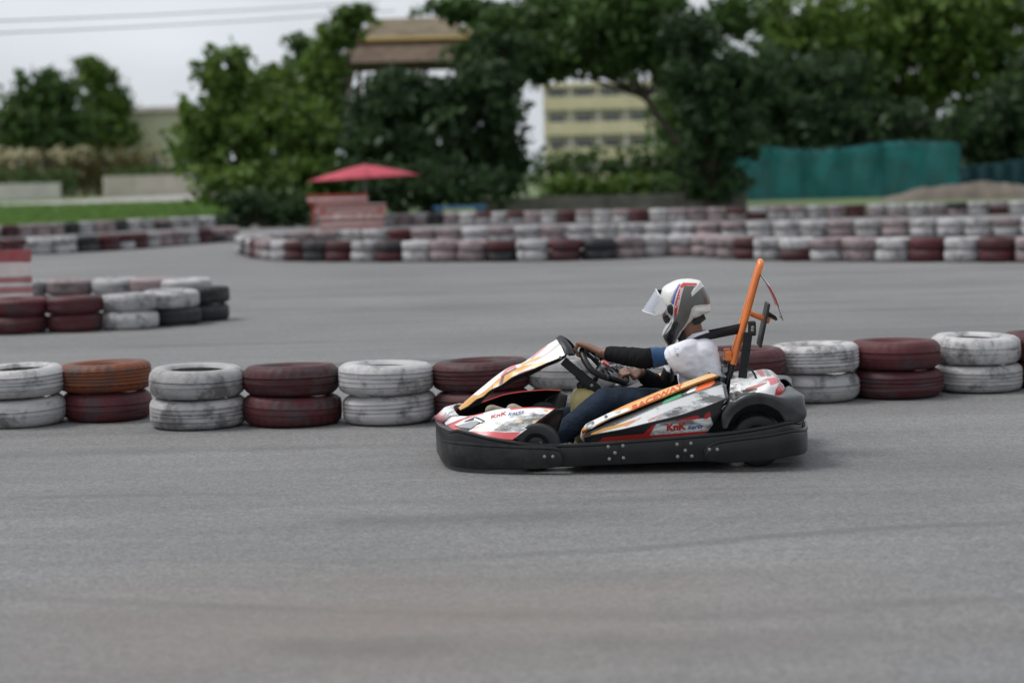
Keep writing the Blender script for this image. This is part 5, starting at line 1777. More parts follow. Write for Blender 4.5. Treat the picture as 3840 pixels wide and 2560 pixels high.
# ---- engine cover ------------------------------------------------------------------
R0 = yy(sb((230, 420), (330, 400), (440, 388), (560, 358), (700, 348), (820, 398), (875, 460), (905, 520), (985, 650)), [0.0] * 9)
R1 = yy(sb((215, 520), (330, 500), (440, 520), (560, 480), (700, 450), (800, 445), (850, 470), (890, 540), (975, 665)), [.19, .2, .21, .215, .215, .2, .19, .17, .15])
R2 = yy(sb((205, 640), (330, 600), (440, 620), (560, 575), (690, 545), (770, 530), (840, 560), (880, 600), (965, 680)), [.24, .27, .29, .305, .31, .3, .29, .27, .24])
R3 = yy(sb((200, 700), (330, 675), (450, 660), (570, 640), (660, 625), (740, 600), (800, 640), (850, 690), (955, 690)), [.26, .3, .33, .345, .35, .345, .335, .32, .27])
R4 = yy(sb((200, 760), (330, 730), (450, 720), (575, 700), (660, 715), (740, 720), (800, 725), (850, 722), (950, 700)), [.26, .3, .335, .36, .37, .37, .36, .33, .28])
cov_zones = [
    (sb((0, 300), (1100, 300), (1100, 800), (0, 800)), (*WHITE, 0.45)),
    (sb((540, 340), (650, 340), (700, 440), (640, 450)), (0.55, 0.10, 0.09, 0.2)),
    (sb((660, 350), (720, 345), (780, 440), (720, 450)), (0.42, 0.40, 0.34, 0.6)),
    (sb((690, 470), (860, 440), (890, 520), (800, 560), (760, 560), (740, 500)), (0.68, 0.17, 0.18, 0.2)),
    (sb((400, 650), (430, 600), (560, 560), (700, 520), (720, 530), (600, 590)), (0.52, 0.20, 0.18, 0.7)),
    (sb((190, 720), (300, 640), (420, 620), (580, 600), (590, 690), (400, 760), (190, 800)), (0.06, 0.055, 0.05, 0.4)),
    (sb((560, 640), (760, 570), (850, 540), (830, 640), (800, 740), (560, 700)), (*WHITE, 0.25)),
    (sb((815, 730), (835, 620), (890, 530), (915, 510), (1000, 660), (960, 700)), (0.55, 0.022, 0.02, 0.05)),
]
ec, gec = loft('engine_cover', [R0, R1, R2, R3, R4], 150, 16, [M_PRINT, M_BLK2], kart, (*WHITE, 0.45), cov_zones, thick=0.006)
eco = flipy(ec); eco.parent = ec; eco.name = 'far_half'
MB().tube([P(*p, .2) for p in sb((430, 335), (500, 345), (540, 400), (575, 480))], 0.006, 8).obj('breather_hose', M_BLK2, kart)
for pts in (((905, 530), (930, 575), (960, 640)), ((920, 545), (945, 590), (965, 660))):
    MB().tube([P(p[0], p[1], .215) for p in sb(*pts)], 0.004, 6).obj('lettering', M_WHT, ec)

# ---- rear mudguards -------------------------------------------------------------------
I_ = yy([(2728, 1606)] + sb((200, 1090), (280, 960), (420, 858), (560, 820), (700, 826), (850, 905), (930, 1000), (965, 1075), (985, 1120)), [.60] * 10)
O1 = yy([(2714, 1606), (2712, 1560), (2738, 1525)] + sb((280, 805), (400, 735), (580, 690), (750, 715), (900, 770), (1080, 860), (1215, 960), (1222, 1010)), [.585, .59, .60, .605, .61, .61, .61, .605, .60, .585, .57])
O2 = yy([(2712, 1590), (2716, 1530), (2740, 1494)] + sb((280, 775), (400, 698), (580, 686), (760, 706), (880, 725), (1080, 740), (1200, 745), (1215, 850)), [.56, .56, .565, .565, .565, .57, .57, .57, .56, .53, .52])
O3 = yy([(2710, 1580), (2718, 1515), (2742, 1482)] + sb((290, 735), (400, 675), (580, 692), (760, 714), (870, 722), (1020, 660), (1190, 692), (1205, 800)), [.48, .46, .45, .45, .44, .44, .44, .44, .42, .42, .42])
O4 = yy([(2710, 1575), (2718, 1510), (2742, 1475)] + sb((290, 728), (400, 675), (580, 702), (760, 724), (900, 712), (1000, 590), (1100, 650), (1140, 790)), [.36, .36, .36, .36, .36, .36, .34, .26, .2, .2, .2])
fd, _g = loft('rear_fender', [I_, O1, O2, O3, O4], 90, 8, [M_GRYB], kart, thick=0.007)
flipy(fd).parent = kart
for s in (1, -1):  # black plates added to darken the inside of the rear wheel arches
    MB().box((XR - 0.17, 0.350 * s - 0.004, 0.10), (XR + 0.26, 0.350 * s + 0.004, 0.345), bev=0.003).obj('arch_shade_plate', M_BLK, kart, smooth=False)
# ------------------------------------------------------------------ the driver
def KW(v):
    """kart coordinates to world"""
    v = Vector(v)
    return K0 + KF * v.x + KL * v.y + Vector((0, 0, v.z))

M_SKIN = mat('skin', (0.185, 0.085, 0.052), 0.5, var=0.15, vscale=14, bump=0.15, bscale=120)
M_SHIRT = mat('white_cotton', (0.78, 0.78, 0.83), 0.85, var=0.04, vscale=8, bump=0.35, bscale=26, sheen=0.2)
M_UNDER = mat('blue_undershirt', (0.012, 0.058, 0.15), 0.85, var=0.15, vscale=10, bump=0.3, bscale=30, sheen=0.2)
M_SLEEVE = mat('black_arm_sleeve', (0.0065, 0.0065, 0.0078), 0.85, spec=0.2, var=0.2, vscale=10, bump=0.25, bscale=30)
M_JEANS = mat('dark_blue_denim', (0.011, 0.020, 0.036), 0.85, spec=0.25, var=0.35, vscale=9, bump=0.5, bscale=60, dirt=(0.030, 0.046, 0.070), dscale=5, damt=0.5)
M_SHOE = mat('beige_suede', (0.36, 0.315, 0.24), 0.85, var=0.15, vscale=12, bump=0.3, bscale=50)
M_SOLE = mat('shoe_sole', (0.45, 0.43, 0.38), 0.7)
M_HAIR = mat('black_hair', (0.012, 0.011, 0.011), 0.5)

body_root = empty('person', KW((P(2640, 1520, 0).x, 0, 0.10)), math.pi + PSI)
tag(body_root, 'driver in white T-shirt, jeans and open helmet leaning forward at the wheel', 'person')
ROOTL = Vector((P(2640, 1520, 0).x, 0, 0.10))
def fuse(name, tubes, m, voxel=0.006, smooth=4, wr=0.0, wscale=18.0, parent=None, seed=0, wdir=None):
    """union of tapered tubes and balls as one continuous skin"""
    mb = MB()
    for t in tubes:
        if t[0] == 'm':
            mb.add(t[1], t[2])
        elif t[0] == 'b':
            bm = bmesh.new()
            bmesh.ops.create_uvsphere(bm, u_segments=20, v_segments=12, radius=1)
            sx = t[2] if hasattr(t[2], '__len__') else (t[2],) * 3
            rot = t[3] if len(t) > 3 else Matrix.Identity(3)
            bm.verts.index_update()
            mb.add([Vector(t[1]) - ROOTL + rot @ Vector((v.co.x * sx[0], v.co.y * sx[1], v.co.z * sx[2])) for v in bm.verts], [[v.index for v in f.verts] for f in bm.faces])
            bm.free()
        else:
            pts = [Vector(p) - ROOTL for p in t[1]]
            fl = t[3] if len(t) > 3 else (1, 1)
            up = t[4] if len(t) > 4 else None
            V, F = tube(pts, t[2], 16, True, False, fl, up)
            mb.add(V, F)
    o = obj(name, mesh(name, mb.V, mb.F, [m], sharp=None), parent)
    rm = o.modifiers.new('r', 'REMESH'); rm.mode = 'VOXEL'; rm.voxel_size = voxel; rm.use_smooth_shade = True
    sm = o.modifiers.new('s', 'SMOOTH'); sm.iterations = smooth; sm.factor = 0.5
    me = bake(o)
    me.polygons.foreach_set('use_smooth', [True] * len(me.polygons))
    if wr:
        no = [v.normal.copy() for v in me.vertices]
        for v, q in zip(me.vertices, no):
            c = v.co
            s = wdir or (1, 1, 1)
            n1 = mnoise.noise(Vector((c.x * wscale * s[0] + seed, c.y * wscale * s[1], c.z * wscale * s[2])))
            n2 = mnoise.noise(Vector((c.x * wscale * 2.3 * s[0], c.y * wscale * 2.3 * s[1] + seed, c.z * wscale * 2.3 * s[2])))
            v.co = c + q * (wr * ((1 - abs(n1) * 2.2) * 0.8 + n2 * 0.5))
    return o

def wrinkle(o, amp, scale, seed, ws=(1, 1, 1)):
    me = o.data
    no = [v.normal.copy() for v in me.vertices]
    for v, q in zip(me.vertices, no):
        c = Vector((v.co.x * ws[0], v.co.y * ws[1], v.co.z * ws[2])) * scale
        n1 = mnoise.noise(c + Vector((seed, 0, 0)))
        n2 = mnoise.noise(c * 2.2 + Vector((0, seed, 0)))
        v.co += q * amp * ((0.5 - abs(n1)) * 1.6 + n2 * 0.6)
    me.update()

# joints
HEAD = P(2556, 1140, 0.0)
NECK = P(2604, 1262, 0.0)
CHIN = P(2580, 1225, 0.0)
SHL, SHR = P(2586, 1322, 0.185), P(2560, 1312, -0.185)
ELL, ELR = P(2418, 1345, 0.21), P(2492, 1462, -0.27)
WRL, WRR = P(2258, 1322, 0.10), P(2392, 1392, -0.17)
PEL = P(2640, 1520, 0.0)
WAI = P(2632, 1450, 0.0)
CHE = P(2616, 1365, 0.0)
HIPL, HIPR = P(2610, 1540, 0.09), P(2600, 1530, -0.09)
KNL, KNR = P(2272, 1500, 0.20), P(2225, 1545, -0.17)
ANL, ANR = P(2098, 1632, 0.20), P(2000, 1600, -0.12)
TOL, TOR = P(1910, 1528, 0.17), P(1830, 1534, -0.13)

def hand(W_, Cn, t, back, wrist_dir):
    """palm, four fingers closed round a rim at Cn whose direction is t, and a thumb on the near side; 'back' points from the rim to the knuckles"""
    t = Vector(t).normalized()
    back = Vector(back); back = (back - t * back.dot(t)).normalized()
    rad = t.cross(back)                       # fingers turn from 'back' towards +/- rad
    if rad.dot(Vector(wrist_dir)) > 0:
        rad = -rad
    out = []
    def ang(a, r): return Cn + (back * math.cos(a) + rad * math.sin(a)) * r
    ks = []
    lens = [0.96, 1.0, 0.97, 0.86]
    for k in range(4):
        o_ = t * ((1.5 - k) * 0.0215)
        a0 = math.radians(12 - abs(k - 1) * 3)
        kn = ang(a0, 0.047) + o_
        ks.append(kn)
        L = lens[k]
        pts = [kn, ang(a0 + math.radians(62) * L, 0.042) + o_, ang(a0 + math.radians(125) * L, 0.034) + o_, ang(a0 + math.radians(185) * L, 0.029) + o_]
        out.append(('t', pts, [0.0118, 0.0108, 0.0098, 0.0085]))
        out.append(('b', pts[1], 0.0118)); out.append(('b', pts[-1], 0.0087)); out.append(('b', kn, 0.0135))
        out.append(('t', [Vector(W_) + o_ * 0.55, Vector(W_).lerp(kn, 0.55) + back * 0.006, kn], [0.0185, 0.0185, 0.0145]))
    th0 = Vector(W_).lerp(ks[0], 0.35) + t * 0.014
    th = [th0, Vector(W_).lerp(Cn, 0.62) + t * 0.040, Cn - rad * 0.028 + t * 0.046, Cn - rad * 0.006 + t * 0.044 + back * 0.024]
    out.append(('t', th, [0.0150, 0.0125, 0.0108, 0.0085])); out.append(('b', th[-1], 0.0086))
    out.append(('b', W_, (0.030, 0.026, 0.028)))
    return out

RIM_L = WP(WR, math.radians(172), 0.012)
RIM_R = WP(WR, math.radians(-22), 0.006)
bodyparts = [
    ('b', HEAD, (0.10, 0.078, 0.115)),
    ('b', HEAD + Vector((0.055, 0, -0.065)), (0.055, 0.055, 0.06)),
    ('b', HEAD + Vector((0.108, 0, -0.03)), (0.020, 0.013, 0.020)),                      # nose
    ('b', HEAD + Vector((0.094, 0, -0.072)), (0.013, 0.024, 0.010)),                     # lips
    ('b', HEAD + Vector((0.0, 0.078, -0.02)), (0.022, 0.012, 0.032)), ('b', HEAD + Vector((0.0, -0.078, -0.02)), (0.022, 0.012, 0.032)),
    ('t', [HEAD + Vector((-0.03, 0, -0.05)), NECK, CHE], [0.058, 0.058, 0.08]),
    ('t', [NECK + Vector((0, 0, -0.02)), CHE, WAI, PEL], [0.05, 0.088, 0.09, 0.10], (1, 1.45), (1, 0, 0)),
    ('t', [CHE + Vector((0, 0, 0.06)), SHL - Vector((0, 0.05, 0.01))], [0.06, 0.04]), ('t', [CHE + Vector((0, 0, 0.06)), SHR + Vector((0, 0.05, -0.01))], [0.06, 0.04]),
    ('t', [SHL - Vector((0, 0.05, 0.01)), SHL.lerp(ELL, 0.5), ELL], [0.036, 0.040, 0.038]), ('t', [ELL, ELL.lerp(WRL, 0.35), WRL], [0.040, 0.042, 0.029]),
    ('t', [SHR, SHR.lerp(ELR, 0.5), ELR], [0.056, 0.047, 0.038]), ('t', [ELR, ELR.lerp(WRR, 0.35), WRR], [0.040, 0.042, 0.029]),
    ('t', [HIPL, KNL], [0.085, 0.055]), ('t', [KNL, KNL.lerp(ANL, 0.35), ANL], [0.056, 0.055, 0.036]),
    ('t', [HIPR, KNR], [0.085, 0.055]), ('t', [KNR, KNR.lerp(ANR, 0.35), ANR], [0.056, 0.055, 0.036]),
    ('t', [ANL, TOL], [0.035, 0.028]), ('t', [ANR, TOR], [0.035, 0.028]), ('b', PEL, (0.12, 0.17, 0.10)),
]
bodyparts += hand(WRL, RIM_L, (0, -1, 0), Vector((0.35, 0, 0.94)), Vector(WRL) - RIM_L)
tr_ = (WP(WR, math.radians(-32)) - WP(WR, math.radians(-12))).normalized()
bodyparts += hand(WRR, RIM_R, tr_, wn * 0.6 + (RIM_R - WC).normalized() * 0.8, Vector(WRR) - RIM_R)
fuse('body', bodyparts, M_SKIN, voxel=0.0042, smooth=3, parent=body_root)

# T-shirt: torso and two short sleeves in one cloth, with folds
slL, slR = SHL.lerp(ELL, 0.62), SHR.lerp(ELR, 0.62)
def ring_skin(rings, n=40, pw=0.85):
    """closed skin through rings given as (upper or front point, lower or back point, half width across the kart)"""
    V_, F_ = [], []
    for a_, b_, w_ in rings:
        ce, hv = (a_ + b_) / 2, (a_ - b_) / 2
        for k in range(n):
            t = 2 * math.pi * k / n
            s_ = math.sin(t)
            V_.append(ce + hv * (math.copysign(abs(math.cos(t)) ** 0.92, math.cos(t))) + Vector((0, math.copysign(abs(s_) ** pw, s_) * w_, 0)) - ROOTL)
    m_ = len(rings)
    for i in range(m_ - 1):
        for k in range(n):
            l = (k + 1) % n
            F_.append((i * n + k, (i + 1) * n + k, (i + 1) * n + l, i * n + l))
    F_.append(tuple(range(n)))
    F_.append(tuple((m_ - 1) * n + k for k in range(n))[::-1])
    return ('m', V_, F_)
tor = [((2590, 1264), (2640, 1254), .062), ((2577, 1276), (2660, 1265), .115), ((2564, 1292), (2679, 1281), .165), ((2553, 1320), (2691, 1312), .185), ((2546, 1360), (2699, 1350), .182),
       ((2542, 1410), (2709, 1395), .175), ((2545, 1460), (2716, 1445), .172), ((2548, 1510), (2718, 1500), .172)]
tq_ = spline([(*a_, *b_, w_ * 1000) for a_, b_, w_ in tor], 26)
torso = ring_skin([(P(q[0], q[1], 0), P(q[2], q[3], 0), q[4] / 1000) for q in tq_])
slv_ = [((2482, 1313), (2527, 1396), .200, .195, .071), ((2490, 1308), (2531, 1397), .200, .195, .073), ((2512, 1298), (2541, 1400), .200, .185, .075), ((2540, 1285), (2556, 1412), .190, .170, .080), ((2572, 1275), (2578, 1420), .160, .145, .088), ((2606, 1272), (2610, 1425), .11, .11, .085), ((2640, 1290), (2640, 1425), .06, .06, .08)]
tq_ = spline([(*a_, *b_, c_ * 1000, d_ * 1000, w_ * 1000) for a_, b_, c_, d_, w_ in slv_], 26)
near_sleeve = ring_skin([(P(q[0], q[1], q[4] / 1000), P(q[2], q[3], q[5] / 1000), q[6] / 1000) for q in tq_])
shirt = fuse('t_shirt', [torso, near_sleeve,
    ('t', [P(2590, 1300, -0.08), SHR + Vector((-0.02, 0, 0)), SHR.lerp(ELR, 0.25), SHR.lerp(ELR, 0.5)], [0.085, 0.074, 0.074, 0.075], (1, 0.88)),
], M_SHIRT, voxel=0.0065, smooth=14, parent=body_root, seed=3)
wrinkle(shirt, 0.0045, 13, 4, (0.8, 0.5, 1.5))
h_ = [Vector(v) for v in near_sleeve[1][80:120]]
MB().tube(h_, 0.0045, 8, closed=True).obj('hem', M_SHIRT, shirt)
slv = shirt
sg = [(v.co.copy()) for v in slv.data.vertices]
pr_ = MB()
r_ = random.Random(2)
for row_, (cx_, cy_, n2) in enumerate(((2528, 1304, 6), (2527, 1313, 4), (2530, 1322, 6), (2534, 1330, 5))):
    for q in range(n2):
        px, py = cx_ + q * 3.1 + r_.uniform(-.5, .5), cy_ + q * 1.3 + (3 if row_ == 0 else 0) * math.sin(q)
        pp = P(px, py, 0.255) - ROOTL
        best = max((v for v in sg if (v.x - pp.x) ** 2 + (v.z - pp.z) ** 2 < 0.009 ** 2), key=lambda v: v.y, default=None)
        if best is None: continue
        pp.y = best.y + 0.004
        w_, h_ = r_.uniform(.0008, .0022), r_.uniform(.0007, .0022)
        pr_.add([pp + Vector((w_, 0, -h_)), pp + Vector((-w_, 0, -h_)), pp + Vector((-w_, 0, h_)), pp + Vector((w_, 0, h_))], [(0, 1, 2, 3)])
if pr_.V:
    pr_.obj('print', M_DGRN, slv, smooth=False)
# collar and the small print on the sleeve
cc = P(2615, 1253, 0)
V, F = [], []
for i, (rx, ry, z) in enumerate(((0.092, 0.125, -0.045), (0.072, 0.082, -0.012), (0.060, 0.066, 0.012), (0.057, 0.063, 0.014), (0.055, 0.060, 0.006))):
    for k in range(28):
        a = 2 * math.pi * k / 28
        V.append(cc + Vector((math.cos(a) * rx, math.sin(a) * ry, z - 0.012 * math.cos(a))) - ROOTL)
for i in range(4):
    for k in range(28):
        l = (k + 1) % 28
        F.append((i * 28 + k, i * 28 + l, (i + 1) * 28 + l, (i + 1) * 28 + k))
obj('collar', mesh('collar', V, F, [M_SHIRT], sharp=None), shirt)
# blue undershirt sleeve and black arm sleeves
def limb(name, a, b, ts, rs, m, flat=(1, 1), n=14, wr=0.002, parent=None, seed=0):
    P_ = [a.lerp(b, t) - ROOTL for t in np.linspace(ts[0], ts[1], n)]
    R_ = list(np.interp(np.linspace(0, 1, n), np.linspace(0, 1, len(rs)), rs))
    r = random.Random(seed)
    R_ = [q * (1 + r.uniform(-1, 1) * wr * 12) for q in R_]
    return MB().tube(P_, R_, 20, flat=flat).obj(name, m, parent, sharp=None)
wrinkle(limb('undershirt_sleeve', SHL, ELL, (0.30, 0.85), [0.046, 0.0505, 0.0600], M_UNDER, n=40, wr=0.0003, parent=body_root, seed=1), 0.0025, 26, 2, (1.5, 0.6, 0.9))
def arm_sleeve(sh, el, wr_, s, t0=0.80):
    pts = [sh.lerp(el, t0), sh.lerp(el, 0.92), el, el.lerp(wr_, 0.18), el.lerp(wr_, 0.4), el.lerp(wr_, 0.62), el.lerp(wr_, 0.84), el.lerp(wr_, 0.88)]
    Q = spline([(*(p - ROOTL), r) for p, r in zip(pts, [0.054, 0.055, 0.0545, 0.054, 0.052, 0.047, 0.040, 0.0375])], 70)
    rr_ = random.Random(s)
    o = MB().tube([q[:3] for q in Q], [q[3] * (1 + rr_.uniform(-1, 1) * 0.012) for q in Q], 36).obj('arm_sleeve', M_SLEEVE, body_root, sharp=None)
    wrinkle(o, 0.0035, 22, s, (1.6, 0.7, 0.7))
    return o
arm_sleeve(SHL, ELL, WRL, 4)
arm_sleeve(SHR, ELR, WRR, 5, 0.45)

# jeans
fuse('jeans', [
    ('b', PEL + Vector((0.01, 0, 0.01)), (0.14, 0.185, 0.115)),
    ('t', [HIPL, HIPL.lerp(KNL, 0.5) + Vector((0, 0, 0.01)), KNL], [0.100, 0.090, 0.072]), ('t', [KNL, KNL.lerp(ANL, 0.3), KNL.lerp(ANL, 1.06)], [0.073, 0.070, 0.060]), ('b', KNL, 0.073),
    ('t', [HIPR, HIPR.lerp(KNR, 0.5), KNR], [0.100, 0.088, 0.070]), ('t', [KNR, KNR.lerp(ANR, 0.3), KNR.lerp(ANR, 0.95)], [0.071, 0.068, 0.054]), ('b', KNR, 0.071),
], M_JEANS, voxel=0.007, smooth=4, wr=0.004, wscale=12, parent=body_root, seed=8)
# shoes
def shoe(an, to, nm):
    d = (to - an).normalized()
    heel = an - d * 0.055
    upv = Vector((0, 1, 0)).cross(d)
    if upv.z < 0: upv = -upv
    o = fuse('shoe', [('t', [heel - upv * 0.03, an - upv * 0.012 + d * 0.06, an.lerp(to, 0.62) - upv * 0.004, to - d * 0.018], [0.040, 0.050, 0.046, 0.036], (1, 0.95)),
                      ('b', to - d * 0.022, (0.038, 0.040, 0.034)), ('b', an - d * 0.02, (0.044, 0.044, 0.044))], M_SHOE, voxel=0.005, smooth=4, parent=body_root)
    return o
shoe(ANL, TOL, 0)
shoe(ANR, TOR, 1)

# ---- helmet ------------------------------------------------------------------
hel = empty('helmet')
hel.parent = body_root
M_HELM = M_PRINT
HC = (2560, 1150)
outl = s3((470, 450), (510, 415), (560, 390), (640, 352), (760, 332), (880, 338), (960, 356), (990, 400), (1040, 480), (1085, 600), (1092, 680), (1102, 752), (1000, 795), (880, 850), (800, 930), (720, 1020), (655, 1125), (612, 1222), (562, 1226), (500, 1155), (458, 1075), (470, 1020), (515, 930), (545, 862), (500, 780), (460, 730), (425, 700), (415, 640), (430, 560))
ang_ = np.array([math.atan2(-(y - HC[1]), x - HC[0]) for x, y in outl])
rad_ = np.array([math.hypot(x - HC[0], y - HC[1]) for x, y in outl])
od = np.argsort(ang_)
ang_, rad_ = ang_[od], rad_[od]
def rr_of(a): return float(np.interp(a, np.concatenate([[ang_[-1] - 2 * math.pi], ang_, [ang_[0] + 2 * math.pi]]), np.concatenate([[rad_[-1]], rad_, [rad_[0]]])))
hz = [
    (s3((0, 0), (1400, 0), (1400, 1400), (0, 1400)), (0.72, 0.72, 0.69, 0)),
    # dark grey field
    (s3((745, 405), (905, 412), (870, 440), (835, 500), (845, 545), (985, 430), (1010, 430), (1120, 600), (1120, 655), (960, 655), (880, 665), (845, 700), (800, 850), (740, 950), (690, 1010), (640, 1110), (600, 1240), (555, 1215), (490, 1120), (480, 1075), (560, 980), (605, 870), (610, 800), (650, 720), (735, 440)), (0.092, 0.090, 0.080, 0)),
    # blue and red stripes
    (s3((580, 620), (605, 540), (660, 410), (690, 385), (700, 395), (640, 520), (610, 650), (585, 650)), (0.07, 0.09, 0.34, 0)),
    (s3((540, 640), (560, 590), (580, 540), (585, 545), (566, 600), (552, 640)), (0.60, 0.45, 0.25, 0)),
    (s3((565, 640), (585, 560), (640, 420), (646, 424), (592, 565), (575, 640)), (0.10, 0.09, 0.09, 0)),
    (s3((612, 800), (618, 660), (650, 540), (700, 400), (735, 372), (915, 380), (910, 408), (750, 405), (728, 440), (680, 600), (655, 750), (618, 806)), (0.52, 0.03, 0.03, 0)),
    (s3((664, 700), (690, 560), (728, 435), (735, 440), (700, 570), (672, 705), (655, 770), (650, 765)), (0.72, 0.66, 0.64, 0)),
    # hinge
    (s3((522, 690), (540, 655), (580, 645), (605, 680), (602, 760), (590, 805), (570, 790), (540, 730)), (0.028, 0.028, 0.030, 0)),
    # chin vent field and seams
    (s3((470, 1085), (510, 985), (570, 890), (585, 870), (590, 885), (520, 990), (478, 1090)), (0.06, 0.06, 0.055, 0)),
    (s3((520, 1130), (515, 1080), (590, 960), (640, 850), (690, 900), (690, 960), (640, 1060), (590, 1160), (560, 1180)), (0.034, 0.035, 0.037, 0)),
    # rear vent and trim
    (s3((835, 500), (870, 440), (905, 412), (960, 380), (985, 400), (985, 425), (850, 545)), (0.60, 0.60, 0.58, 0)),
    (s3((850, 700), (885, 668), (960, 656), (1060, 662), (1060, 668), (900, 690), (820, 850), (800, 850)), (0.55, 0.55, 0.53, 0)),
]
V, F, col = [], [], []
NA, NT = 420, 150
HW = 0.128
flat = []
for i in range(NT + 1):
    t = -math.pi / 2 + math.pi * i / NT
    ct, st = math.cos(t), math.sin(t)
    for k in range(NA):
        a = -math.pi + 2 * math.pi * k / NA
        r = rr_of(a) * (max(ct, 0.0) ** 0.72)
        px, py = HC[0] + r * math.cos(a), HC[1] - r * math.sin(a)
        below = max(0.0, (py - 1180) / 120.0)
        y = HW * (1 if st >= 0 else -1) * abs(st) ** 0.9 * (1 - 0.38 * min(1, below) * ct)
        p3 = P(px, py, 0.0)
        V.append(Vector((p3.x, y, p3.z)) - ROOTL)
        flat.append((px, py, y))
for i in range(NT):
    for k in range(NA):
        l = (k + 1) % NA
        F.append((i * NA + k, i * NA + l, (i + 1) * NA + l, (i + 1) * NA + k))
col = paint_of([f[0] for f in flat], [f[1] for f in flat], (0.72, 0.72, 0.69, 0), hz, 1.6)
me = mesh('shell', V, F, [M_HELM], sharp=None)
ca = me.color_attributes.new('print', 'FLOAT_COLOR', 'POINT')
ca.data.foreach_set('color', np.array(col, np.float32).ravel())
shell_o = obj('shell', me, hel)
hgrid = np.array([f for f in flat if f[2] > 0.0])
def on_shell(px, py, lift=0.002):
    d = (hgrid[:, 0] - px) ** 2 + (hgrid[:, 1] - py) ** 2
    idx = np.argpartition(d, 5)[:5]
    ww = 1 / (d[idx] + 0.3)
    y = float((hgrid[idx, 2] * ww).sum() / ww.sum())
    p = P(px, py, 0.0)
    return Vector((p.x, y + lift, p.z)) - ROOTL
def helm_word(text, org, base_v, up_v, m, bold=0.0, shear=0.0):
    cu = bpy.data.curves.new('text', 'FONT'); cu.body = text; cu.offset = bold; cu.shear = shear; cu.resolution_u = 3
    to = bpy.data.objects.new('text', cu); C.objects.link(to)
    bpy.context.view_layer.update()
    me_ = bpy.data.meshes.new_from_object(to.evaluated_get(bpy.context.evaluated_depsgraph_get()))
    bpy.data.objects.remove(to); bpy.data.curves.remove(cu)
    co = np.array([v.co[:] for v in me_.vertices])
    x0, x1 = co[:, 0].min(), co[:, 0].max()
    V_ = [on_shell(org[0] + base_v[0] * (v[0] - x0) / (x1 - x0) + up_v[0] * v[1] / 0.7, org[1] + base_v[1] * (v[0] - x0) / (x1 - x0) + up_v[1] * v[1] / 0.7) for v in co]
    F_ = [tuple(p.vertices) for p in me_.polygons]
    bpy.data.meshes.remove(me_)
    return obj('lettering', mesh('lettering', V_, F_, [m], smooth=False), hel)
s3p = lambda x, y: s3((x, y))[0]
helm_word('Team Losail', s3p(652, 700), (20, -74), (-8.5, -2), M_WHT, bold=0.02)
helm_word('BOB', s3p(565, 1180), (30, -80), (-17, -12), mat('helmet_black_print', (0.012, 0.012, 0.013), 0.3), bold=0.03)
# hinge knob
hp = on_shell(*s3p(565, 720), 0.0)
V_, F_ = lathe([(0, 0.010), (0.012, 0.010), (0.017, 0.005), (0.018, -0.01)], 18, 'y', closed=False)
obj('hinge', mesh('hinge', [(x * 0.9 + hp.x, y + hp.y, z * 1.35 + hp.z) for x, y, z in V_], F_, [M_BLK2], sharp=30), hel)
hq = Vector((hp.x, -hp.y, hp.z))
obj('hinge', mesh('hinge', [(x * 0.9 + hq.x, -y + hq.y, z * 1.35 + hq.z) for x, y, z in V_], [f[::-1] for f in F_], [M_BLK2], sharp=30), hel)
# dark lining seen in the eye opening and under the rim
MB().tube([P(*s3p(505, 800), 0.0) - ROOTL, P(*s3p(545, 880), 0.0) - ROOTL], [0.02, 0.02], 10, flat=(1, 4.2), up=(1, 0, 0)).obj('lining', M_HAIR, hel)
MB().tube([P(*s3p(1020, 815), 0.0) - ROOTL, P(*s3p(940, 850), 0.0) - ROOTL, P(*s3p(860, 895), 0) - ROOTL], [0.02, 0.03, 0.03], 12, flat=(1, 2.2)).obj('neck_roll', M_GRYB, hel)
MB().tube([P(*s3p(800, 960), 0.0) - ROOTL, P(*s3p(750, 1060), 0.0) - ROOTL, P(*s3p(695, 1180), 0.0) - ROOTL], [0.015, 0.016, 0.014], 10).obj('chin_strap', M_BELT, hel)
fuse('balaclava', [('t', [P(*s3p(815, 960), 0) , P(*s3p(765, 1060), 0), P(*s3p(725, 1160), 0)], [0.036, 0.034, 0.03], (1, 1.1))], M_HAIR, voxel=0.007, parent=hel)
# raised visor: a curved clear sheet with a pale rim
def visor_mat():
    m = bpy.data.materials.new('clear_visor')
    m.use_nodes = True
    t = m.node_tree
    b = t.nodes['Principled BSDF']
    b.inputs['Base Color'].default_value = (0.62, 0.66, 0.74, 1)
    b.inputs['Roughness'].default_value = 0.08
    b.inputs['Alpha'].default_value = 0.30
    b.inputs['Specular IOR Level'].default_value = 0.9
    return m
M_VIS = visor_mat()
M_RIMV = mat('pale_visor_rim', (0.66, 0.68, 0.70), 0.25, coat=0.5)
front = [P(*s3p(382, 468), 0.0), P(*s3p(205, 742), 0.0)]
sidep = [P(*s3p(445, 560), 0.0), P(*s3p(372, 790), 0.0)]
NV, NH = 12, 26
V, F = [], []
for i in range(NV + 1):
    f = i / NV
    fr = front[0].lerp(front[1], f)
    sd_ = sidep[0].lerp(sidep[1], f)
    for k in range(NH + 1):
        u = -1 + 2 * k / NH
        p = sd_.lerp(fr, math.sqrt(max(0.0, 1 - u * u)))
        V.append(Vector((p.x, 0.120 * u, p.z)) - ROOTL)
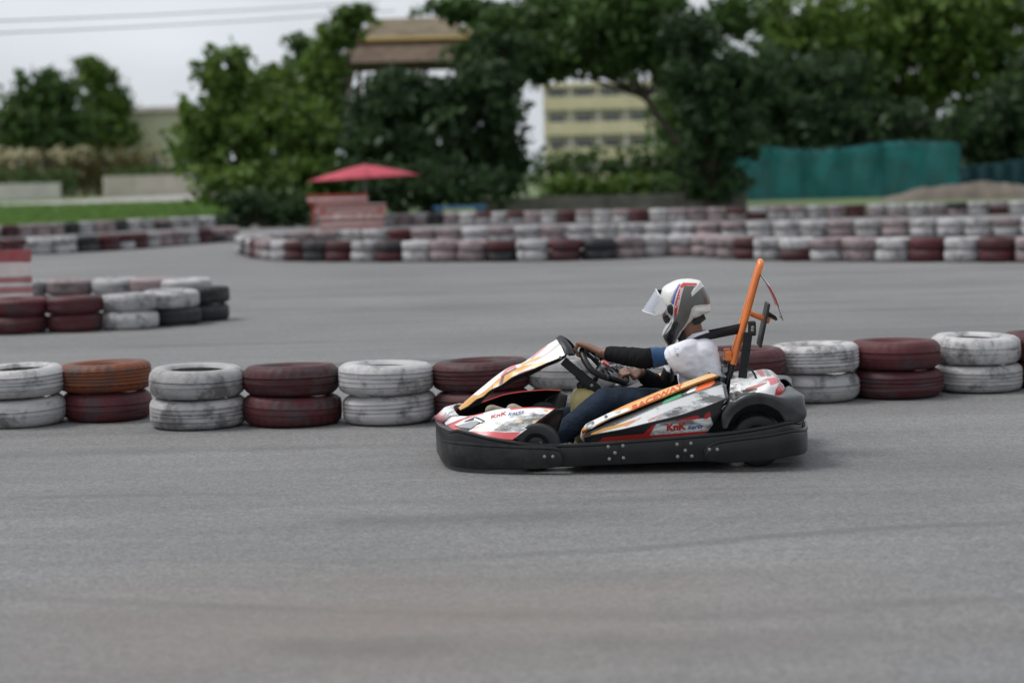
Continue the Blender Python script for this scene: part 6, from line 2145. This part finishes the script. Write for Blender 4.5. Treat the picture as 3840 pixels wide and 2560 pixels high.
for i in range(NV):
    for k in range(NH):
        q = i * (NH + 1) + k
        F.append((q, q + 1, q + NH + 2, q + NH + 1))
vo = obj('visor', mesh('visor', V, F, [M_VIS], sharp=None), hel)
so = vo.modifiers.new('thick', 'SOLIDIFY'); so.thickness = 0.0025
for i in (0, NV):
    MB().tube([V[i * (NH + 1) + k] for k in range(NH + 1)], 0.0042, 8).obj('visor_rim', M_RIMV, hel)
# plates at the visor's sides, white to paint in their bright reflection
for s in (1, -1):
    poly = s3((440, 555), (462, 560), (500, 640), (520, 700), (470, 765), (375, 790), (355, 720), (400, 640))
    ys = [0.121, 0.122, 0.126, 0.128, 0.125, 0.122, 0.121, 0.121]
    V_ = [Vector((P(x, y, 0).x, s * yv, P(x, y, 0).z)) - ROOTL for (x, y), yv in zip(poly, ys)]
    o = obj('visor_glare_plate', mesh('visor_glare_plate', V_, [tuple(range(8)) if s > 0 else tuple(range(8))[::-1]], [M_RIMV if False else M_WHT], smooth=False), hel)
    so = o.modifiers.new('thick', 'SOLIDIFY'); so.thickness = 0.005; so.offset = 0
MB().box(tuple(P(*s3p(430, 500), 0) - ROOTL + Vector((-0.012, -0.03, -0.012))), tuple(P(*s3p(430, 500), 0) - ROOTL + Vector((0.012, 0.03, 0.012))), bev=0.004).obj('brow_vent', M_BLK2, hel)

# seat belts over the shoulders, fixed to the roll bar: parts of the kart
for s in (1, -1):
    sh = P(2560, 1300, 0.10) if s > 0 else P(2560, 1300, 0.10)
    top = P(2790, 1234, 0.09)
    pts = [Vector((top.x, 0.045 * s, top.z)), Vector((P(2700, 1250, 0).x, 0.06 * s, P(2700, 1252, 0.09).z)), Vector((P(2622, 1272, 0).x, 0.10 * s, P(2622, 1270, 0.10).z)), Vector((P(2570, 1292, 0).x, 0.11 * s, P(2570, 1296, 0.10).z)), Vector((P(2525, 1350, 0).x, 0.10 * s, P(2525, 1350, 0.1).z)), Vector((P(2520, 1430, 0).x, 0.07 * s, P(2520, 1430, 0.08).z))]
    ribbon('seat_belt', pts, 0.050, M_BELT, kart, ((0, 0.25, 1), (0.35, 1, 0.2)))
